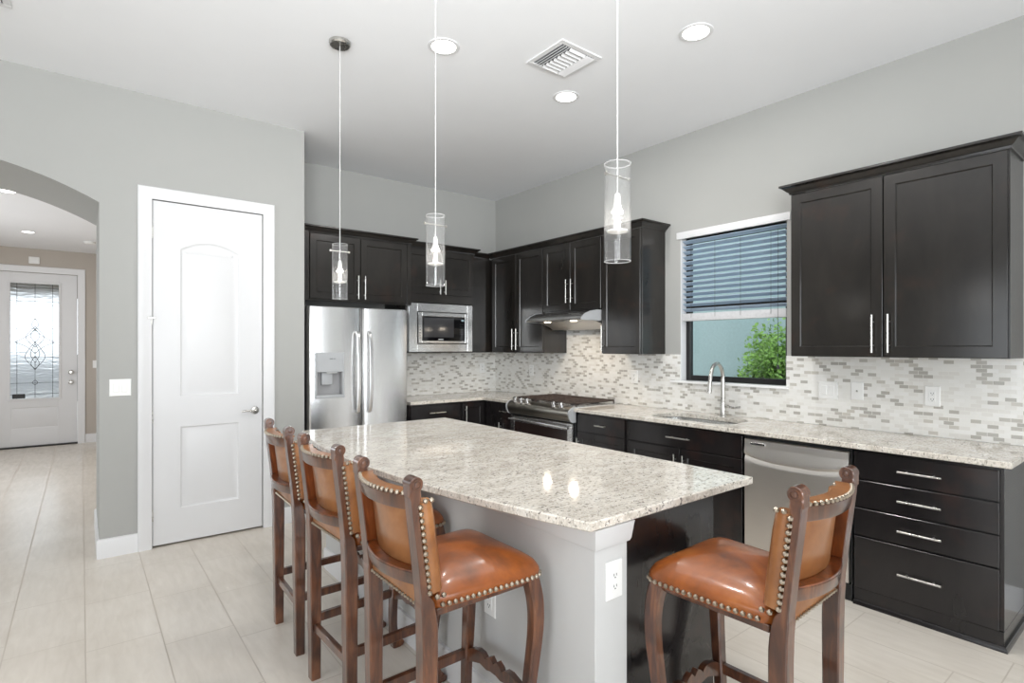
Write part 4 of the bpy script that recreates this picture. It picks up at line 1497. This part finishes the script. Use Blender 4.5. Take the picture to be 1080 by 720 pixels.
def make_stool(label):
    t = thing('bar_stool', label, 'stool', (0, 0, 0), 'nailhead leather bar stools round the island')
    t['_local'] = 1
    kids = []

    def part(mb, name, mat, par=None, sharp=38):
        par = par or t
        if par is not t:
            par['_local'] = 1
        return mb.build(name, mat, par, sharp)
    # seat: domed saddle with a soft rounded rim
    N_ = 72

    def outline(k, grow=0.0):
        pts = []
        for i in range(N_):
            a = 2 * PI * i / N_
            c, s = math.cos(a), math.sin(a)
            e = 0.24
            x = math.copysign(abs(c) ** e, c)
            y = math.copysign(abs(s) ** e, s)
            hw = 0.214 + 0.012 * y
            pts.append(((hw + grow) * x * k, 0.012 + (0.212 + grow) * y * k))
        return pts
    rings = []
    for k, z, g in ((1.0, 0.676, -0.004), (1.0, 0.688, 0.0), (1.0, 0.702, 0.002), (1.0, 0.711, 0.001), (0.982, 0.720, 0.0), (0.95, 0.728, 0), (0.90, 0.736, 0), (0.80, 0.747, 0), (0.65, 0.758, 0),
                    (0.45, 0.767, 0), (0.25, 0.772, 0), (0.08, 0.774, 0)):
        ring = []
        for x, y in outline(k, g):
            zz = z
            if z > 0.725:
                zz = z + 0.005 * (y / 0.2) * (1 if y < 0 else 0.6)      # falls a little to the rear
            ring.append((x, y, zz))
        rings.append(ring)
    seat = part(MB().loops(rings), 'seat', LE, None, 60)
    # nails along both sides and the front of the seat
    ol = outline(1.0, 0.003)
    k0 = min(range(N_), key=lambda i: (ol[i][0] - 0.21) ** 2 + (ol[i][1] + 0.165) ** 2)
    run = []
    for i in range(N_):
        p = ol[(k0 + i) % N_]
        if i > N_ // 4 and p[1] < -0.165:
            break
        run.append(Vector((p[0], p[1], 0.690)))
    pts, acc = [run[0]], 0.0
    for p, q in zip(run, run[1:]):
        seg_ = (q - p).length
        d_ = 0.0
        while acc + seg_ - d_ >= 0.0205:
            d_ += 0.0205 - acc
            acc = 0.0
            pts.append(p + (q - p) * (d_ / seg_))
        acc += seg_ - d_
    part(MB().balls(pts, 0.0088), 'nailhead_trim', NB, seat)
    part(MB().box(-0.195, 0.195, -0.18, 0.205, 0.655, 0.6775, 0.003), 'seat_frame', SW)
    # rear legs running up into scrolled back posts
    for s in (-1, 1):
        x = s * 0.186
        xt = s * 0.185
        P = [(x, post_y(z) if z < 0.6 else post_y(z), z) for z in (0.0, 0.2, 0.45, 0.62)]
        P += [(x + (xt - x) * (z - 0.62) / 0.45, post_y(z) - e_, z) for z, e_ in ((0.70, 0.0), (0.735, 0.006), (0.82, 0.007), (0.90, 0.007), (0.985, 0.006), (1.02, 0.0), (1.055, 0.0))]
        S = [(0.046, 0.040), (0.048, 0.044), (0.050, 0.050), (0.050, 0.052), (0.049, 0.044), (0.047, 0.024), (0.046, 0.020), (0.046, 0.020), (0.045, 0.022), (0.045, 0.034), (0.045, 0.032)]
        lg = part(MB().sweep(P, S, up=(1, 0, 0)), 'back_post', SW)
        yy = post_y(1.055)
        mb = MB()
        mb.lathe([(0.0, -0.0235), (0.019, -0.0235), (0.0215, -0.0215), (0.0215, 0.0215), (0.019, 0.0235), (0.0, 0.0235)], (0, 0, 0), seg=22, axis='X')
        for e in (-1, 1):
            mb.lathe([(0.0, 0.0), (0.0145, 0.0), (0.0145, 0.0035), (0.011, 0.0035), (0.011, 0.0012), (0.008, 0.0012), (0.008, 0.0045), (0.0, 0.0052)], (0.0232, 0, 0), seg=18, axis='X')
            bmesh.ops.scale(mb.bm, vec=(-1, 1, 1), verts=mb.bm.verts)
        bmesh.ops.recalc_face_normals(mb.bm, faces=mb.bm.faces)
        bmesh.ops.translate(mb.bm, vec=(xt, yy + 0.005, 1.058), verts=mb.bm.verts)
        # neck under the scroll and the back of the curl
        mb.box(xt - 0.0225, xt + 0.0225, yy - 0.016, yy + 0.016, 1.02, 1.058, 0.004)
        part(mb, 'scroll', SW, lg)
        # leather wrapped over the front of the post
        P = [(x + (xt - x) * (z - 0.62) / 0.45, post_y(z) + 0.030, z) for z in (0.735, 0.80, 0.88, 0.95, 1.004)]
        pad = part(MB().sweep(P, [(0.050, 0.050), (0.049, 0.052), (0.048, 0.052), (0.048, 0.051), (0.047, 0.044)], up=(1, 0, 0), chamfer=0.5), 'post_pad', LB, lg, 60)
        pts = []
        z = 0.738
        while z < 1.002:
            xx = x + (xt - x) * (z - 0.62) / 0.45
            pts.append((xx + s * 0.0245, post_y(z) + 0.008, z))
            z += 0.0195
        for q in (0.026, 0.046):
            pts.append((xt + s * 0.024, post_y(1.0) + q, 1.007))
        for q in (0.03, 0.052):
            pts.append((x + s * 0.026, post_y(0.72) + q, 0.722))
        part(MB().balls(pts, 0.0088), 'nailhead_trim', NB, lg)
    # curved rails, back panel and skirt
    NA = 14

    def bow(u):
        return 0.038 * (1 - u * u)

    def curved(z0, z1, back, front, mb, half=0.170, top_back=0.0):
        rings = []
        for i in range(NA + 1):
            u = -1 + 2 * i / NA
            x = half * u
            ya, yb_ = post_y(z0), post_y(z1)
            k = bow(u)
            e = 0.003
            rings.append([(x, ya - back - k + e, z0), (x, ya + front - k, z0), (x, yb_ + front - k, z1), (x, yb_ - back - k + e, z1), (x, yb_ - back - k, z1 - e), (x, ya - back - k, z0 + e)])
        mb.loops(rings)
        return mb
    tr = part(curved(0.978, 1.022, 0.014, 0.020, MB(), 0.166), 'top_rail', SW)
    cap = part(curved(1.0225, 1.031, 0.008, 0.034, MB(), 0.163), 'rail_cap', LB, tr)
    pts = []
    for i in range(16):
        u = -0.95 + 1.9 * i / 15
        pts.append((0.164 * u, post_y(1.026) - 0.011 - bow(u), 1.0265))
    part(MB().balls(pts, 0.008), 'nailhead_trim', NB, tr)
    lr = part(curved(0.752, 0.790, 0.014, 0.034, MB(), 0.165), 'lower_rail', SW)
    part(curved(0.7905, 0.793, 0.012, 0.032, MB(), 0.164), 'rail_ledge', AW, lr)
    part(curved(0.7935, 0.977, -0.022, 0.040, MB(), 0.163), 'backrest', LB)
    for s in (-1, 1):
        mb = MB()
        xq = s * 0.1602
        mb.loops([[(xq + a, post_y(z) + q, z) for a, q in ((0, -0.016), (0.0014 * -s, -0.016), (0.0014 * -s, 0.040), (0, 0.040))] for z in (0.795, 0.88, 0.975)])
        part(mb, 'inner_cheek', AW)
    sk = part(MB().box(-0.166, 0.166, -0.222, -0.196, 0.684, 0.751, 0.006, 2), 'seat_skirt', LB)
    pts = [(-0.158 + 0.0186 * i, -0.2235, 0.690) for i in range(18)]
    part(MB().balls(pts, 0.0066), 'nailhead_trim', NB, sk)
    # cabriole front legs
    for s in (-1, 1):
        P = [(s * 0.190, 0.185, 0.677), (s * 0.199, 0.198, 0.60), (s * 0.199, 0.200, 0.50), (s * 0.188, 0.186, 0.34), (s * 0.179, 0.172, 0.20), (s * 0.178, 0.172, 0.10), (s * 0.184, 0.186, 0.035), (s * 0.188, 0.196, 0.0)]
        S = [(0.050, 0.048), (0.049, 0.048), (0.046, 0.045), (0.042, 0.040), (0.038, 0.035), (0.036, 0.034), (0.040, 0.044), (0.042, 0.050)]
        lg = part(MB().sweep(P, S, up=(1, 0, 0), chamfer=0.3), 'front_leg', SW)
        part(MB().lathe([(0, -0.022), (0.013, -0.022), (0.015, -0.02), (0.015, 0.02), (0.013, 0.022), (0, 0.022)], (s * 0.188, 0.212, 0.0165), seg=14, axis='X'), 'scroll_foot', SW, lg)
    # stretchers: plain at sides and rear, carved at front
    for s in (-1, 1):
        part(MB().sweep([(s * 0.184, -0.185, 0.262), (s * 0.183, 0.0, 0.264), (s * 0.181, 0.163, 0.266)], [(0.022, 0.036)] * 3, up=(1, 0, 0)), 'side_stretcher', SW)
    part(MB().box(-0.163, 0.163, -0.216, -0.194, 0.212, 0.248, 0.003), 'rear_stretcher', SW)
    prof_top = [(-1, 0.285), (-0.85, 0.300), (-0.6, 0.312), (-0.42, 0.310), (-0.30, 0.296), (-0.26, 0.306), (-0.12, 0.318), (0.0, 0.300), (0.12, 0.318), (0.26, 0.306), (0.30, 0.296), (0.42, 0.310), (0.6, 0.312), (0.85, 0.300), (1, 0.285)]
    prof_bot = [(1, 0.238), (0.8, 0.252), (0.5, 0.268), (0.25, 0.262), (0.1, 0.268), (-0.1, 0.268), (-0.25, 0.262), (-0.5, 0.268), (-0.8, 0.252), (-1, 0.238)]
    poly = [(u * 0.166, v) for u, v in prof_top + prof_bot]
    part(MB().prism(poly, lambda u, v, d: (u, d, v), 0.168, 0.190), 'front_stretcher', SW)
    return t


proto = make_stool('tan leather bar stool nearest the camera of the three along the island side')
proto.location = (1.003, 1.602, 0); proto.rotation_euler = (0, 0, -PI / 2)
for lab, x, y, rz in (('tan leather bar stool in the middle of the three along the island side', 1.016, 2.248, -PI / 2 + 0.035),
                      ('tan leather bar stool nearest the pantry door, farthest of three along island', 1.020, 2.846, -PI / 2 - 0.02),
                      ('orange tan leather bar stool alone at the dark end of the island', 1.690, 0.940, 0.036)):
    c = copy_tree(proto)
    c['label'] = lab
    c.location = (x, y, 0)
    c.rotation_euler = (0, 0, rz)

# ------------------------------------------------------------------ pendants
for (x, y, lab) in ((1.205, 3.185, 'clear glass cylinder pendant lamp hanging farthest away, left before the refrigerator'),
                    (1.290, 2.215, 'clear glass cylinder pendant lamp in the middle, before the microwave cabinet'),
                    (1.402, 1.216, 'clear glass cylinder pendant lamp nearest the camera, right before the hood cabinets')):
    t = thing('pendant_lamp', lab, 'pendant lamp', (x, y, ZC), 'glass pendants over the island')
    MB().lathe([(0, ZC - 0.0005), (0.062, ZC - 0.0005), (0.062, ZC - 0.016), (0.056, ZC - 0.024), (0.0, ZC - 0.026)], (x, y, 0), seg=32).build('canopy', M['nickel'], t)
    MB().cyl((x, y, 1.95), (x, y, ZC - 0.025), 0.0022, seg=10).build('cord', M['cord'], t)
    # outer cylinder, open at both ends, real wall thickness
    r = 0.044
    mb = MB()
    mb.lathe([(r, 1.735), (r, 2.06), (r - 0.003, 2.06), (r - 0.003, 1.735), (r, 1.735)], (x, y, 0), seg=40, cap0=False, cap1=False)
    sh_ = mb.build('glass_shade', M['clear'], t)
    for z in (2.0595, 1.7355):
        mb = MB()
        mb.lathe([(r + 0.0004, z - 0.0012), (r + 0.0004, z + 0.0012), (r - 0.0034, z + 0.0012), (r - 0.0034, z - 0.0012), (r + 0.0004, z - 0.0012)], (x, y, 0), seg=40, cap0=False, cap1=False)
        mb.build('polished_rim', M['rim'], sh_)
    MB().cyl((x - 0.055, y, 2.018), (x + 0.055, y, 2.018), 0.0028, seg=10).cyl((x - 0.06, y, 2.018), (x - 0.052, y, 2.018), 0.006, seg=12).cyl((x + 0.052, y, 2.018), (x + 0.06, y, 2.018), 0.006, seg=12).build('cross_pin', M['nickel'], t)
    MB().lathe([(0.0, 1.96), (0.008, 1.96), (0.011, 1.945), (0.011, 1.925), (0.014, 1.92), (0.014, 1.912), (0.0, 1.912)], (x, y, 0), seg=20).build('socket', M['frost'], t)
    MB().lathe([(0.0, 1.9115), (0.012, 1.9115), (0.018, 1.903), (0.019, 1.896), (0.0, 1.893)], (x, y, 0), seg=20).build('bulb', M['lamp'], t)
    mb = MB()
    mb.lathe([(0.017, 1.905), (0.024, 1.892), (0.033, 1.87), (0.037, 1.845), (0.0375, 1.832), (0.035, 1.832), (0.0345, 1.845), (0.0305, 1.87), (0.022, 1.889), (0.015, 1.903), (0.017, 1.905)], (x, y, 0), seg=36, cap0=False, cap1=False)
    mb.build('inner_cup', M['cup'], t)
    MB().lathe([(0.0, 1.829), (0.022, 1.830), (0.0345, 1.834), (0.0345, 1.838), (0.026, 1.836), (0.0, 1.835)], (x, y, 0), seg=32).build('diffuser', M['frost'], t)
    d = bpy.data.lights.new('pendant_light', 'POINT')
    d.energy = 0.6
    d.color = (1.0, 0.95, 0.87)
    d.shadow_soft_size = 0.012
    lo = bpy.data.objects.new('pendant_light', d)
    COL.objects.link(lo)
    lo.location = (0, 0, 1.862 - ZC)
    lo.parent = t

# ------------------------------------------------------------------ ceiling fittings


def downlight(x, y, zc, label, r=0.095, watts=13.0):
    t = thing('recessed_light', label, 'ceiling light', (x, y, zc), 'recessed ceiling lights')
    MB().lathe([(r, zc - 0.0003), (r, zc - 0.004), (r * 0.9, zc - 0.007), (r * 0.78, zc - 0.004), (r * 0.78, zc - 0.0003)], (x, y, 0), seg=36, cap0=False, cap1=False).build('trim_ring', M['trim'], t)
    MB().lathe([(0, zc - 0.0035), (r * 0.77, zc - 0.0035), (r * 0.77, zc - 0.001), (0, zc - 0.001)], (x, y, 0), seg=36).build('lens', M['downlight'], t)
    d = bpy.data.lights.new('downlight_light', 'AREA')
    d.shape = 'DISK'
    d.size = r * 1.4
    d.energy = watts
    d.color = (1.0, 0.98, 0.95)
    lo = bpy.data.objects.new('downlight_light', d)
    COL.objects.link(lo)
    lo.location = (0, 0, -0.012)
    lo.parent = t


downlight(1.715, 2.847, ZC, 'round recessed light left of the air vent, beside the middle pendant cord')
downlight(2.755, 2.872, ZC, 'round recessed light just beyond the square air vent')
downlight(2.778, 1.822, ZC, 'round recessed light right of the air vent, nearest the window wall')
downlight(1.715, 1.80, ZC, 'round recessed light over the near half of the island')
downlight(-0.535, 6.80, 2.88, 'round recessed light in the hall ceiling, nearer the arch', 0.075, 5)
downlight(-0.522, 9.05, 2.88, 'round recessed light in the hall ceiling, nearer the front door', 0.075, 5)
t = thing('smoke_detector', 'round white smoke detector on the hall ceiling', 'smoke detector', (0.09, 9.4, 2.88))
MB().lathe([(0, 2.8795), (0.065, 2.8795), (0.065, 2.862), (0.05, 2.85), (0, 2.848)], (0.09, 9.4, 0), seg=28).build('case', M['plastic'], t)


def vent(x, y, s, label):
    t = thing('air_vent', label, 'vent', (x, y, ZC))
    h = s / 2
    mb = MB()
    w = 0.035
    zt = ZC - 0.0005
    mb.box(x - h, x + h, y - h, y - h + w, zt - 0.008, zt, 0.003).box(x - h, x + h, y + h - w, y + h, zt - 0.008, zt, 0.003)
    mb.box(x - h, x - h + w, y - h + w, y + h - w, zt - 0.008, zt, 0.003).box(x + h - w, x + h, y - h + w, y + h - w, zt - 0.008, zt, 0.003)
    mb.build('frame', M['trim'], t)
    MB().box(x - h + w, x + h - w, y - h + w, y + h - w, zt - 0.002, zt - 0.001).build('duct', M['mid_grey'], t)
    mb = MB()
    a0, a1 = x - h + w, x + h - w
    b0, b1 = y - h + w, y + h - w
    n = 3
    for i in range(n):
        xx = a0 + 0.012 + i * 0.021
        mb.box(-0.010, 0.010, b0, b1, -0.0012, 0.0012, mat=Matrix.Translation((xx, 0, zt - 0.011)) @ Matrix.Rotation(math.radians(-40), 4, 'Y'))
        xx = a1 - 0.012 - i * 0.021
        mb.box(-0.010, 0.010, b0, b1, -0.0012, 0.0012, mat=Matrix.Translation((xx, 0, zt - 0.011)) @ Matrix.Rotation(math.radians(40), 4, 'Y'))
    c0, c1 = a0 + 0.07, a1 - 0.07
    k = 8
    for i in range(k):
        yy = b0 + 0.012 + (b1 - b0 - 0.024) * i / (k - 1)
        mb.box(c0, c1, -0.010, 0.010, -0.0012, 0.0012, mat=Matrix.Translation((0, yy, zt - 0.011)) @ Matrix.Rotation(math.radians(-40), 4, 'X'))
    mb.build('louvres', M['trim'], t)


vent(2.386, 2.51, 0.34, 'square white air vent between the recessed kitchen lights')
vent(-0.46, 3.78, 0.34, 'square white air vent at the ceiling edge over the arch')
for o in bpy.data.objects:
    if '_local' in o:
        del o['_local']
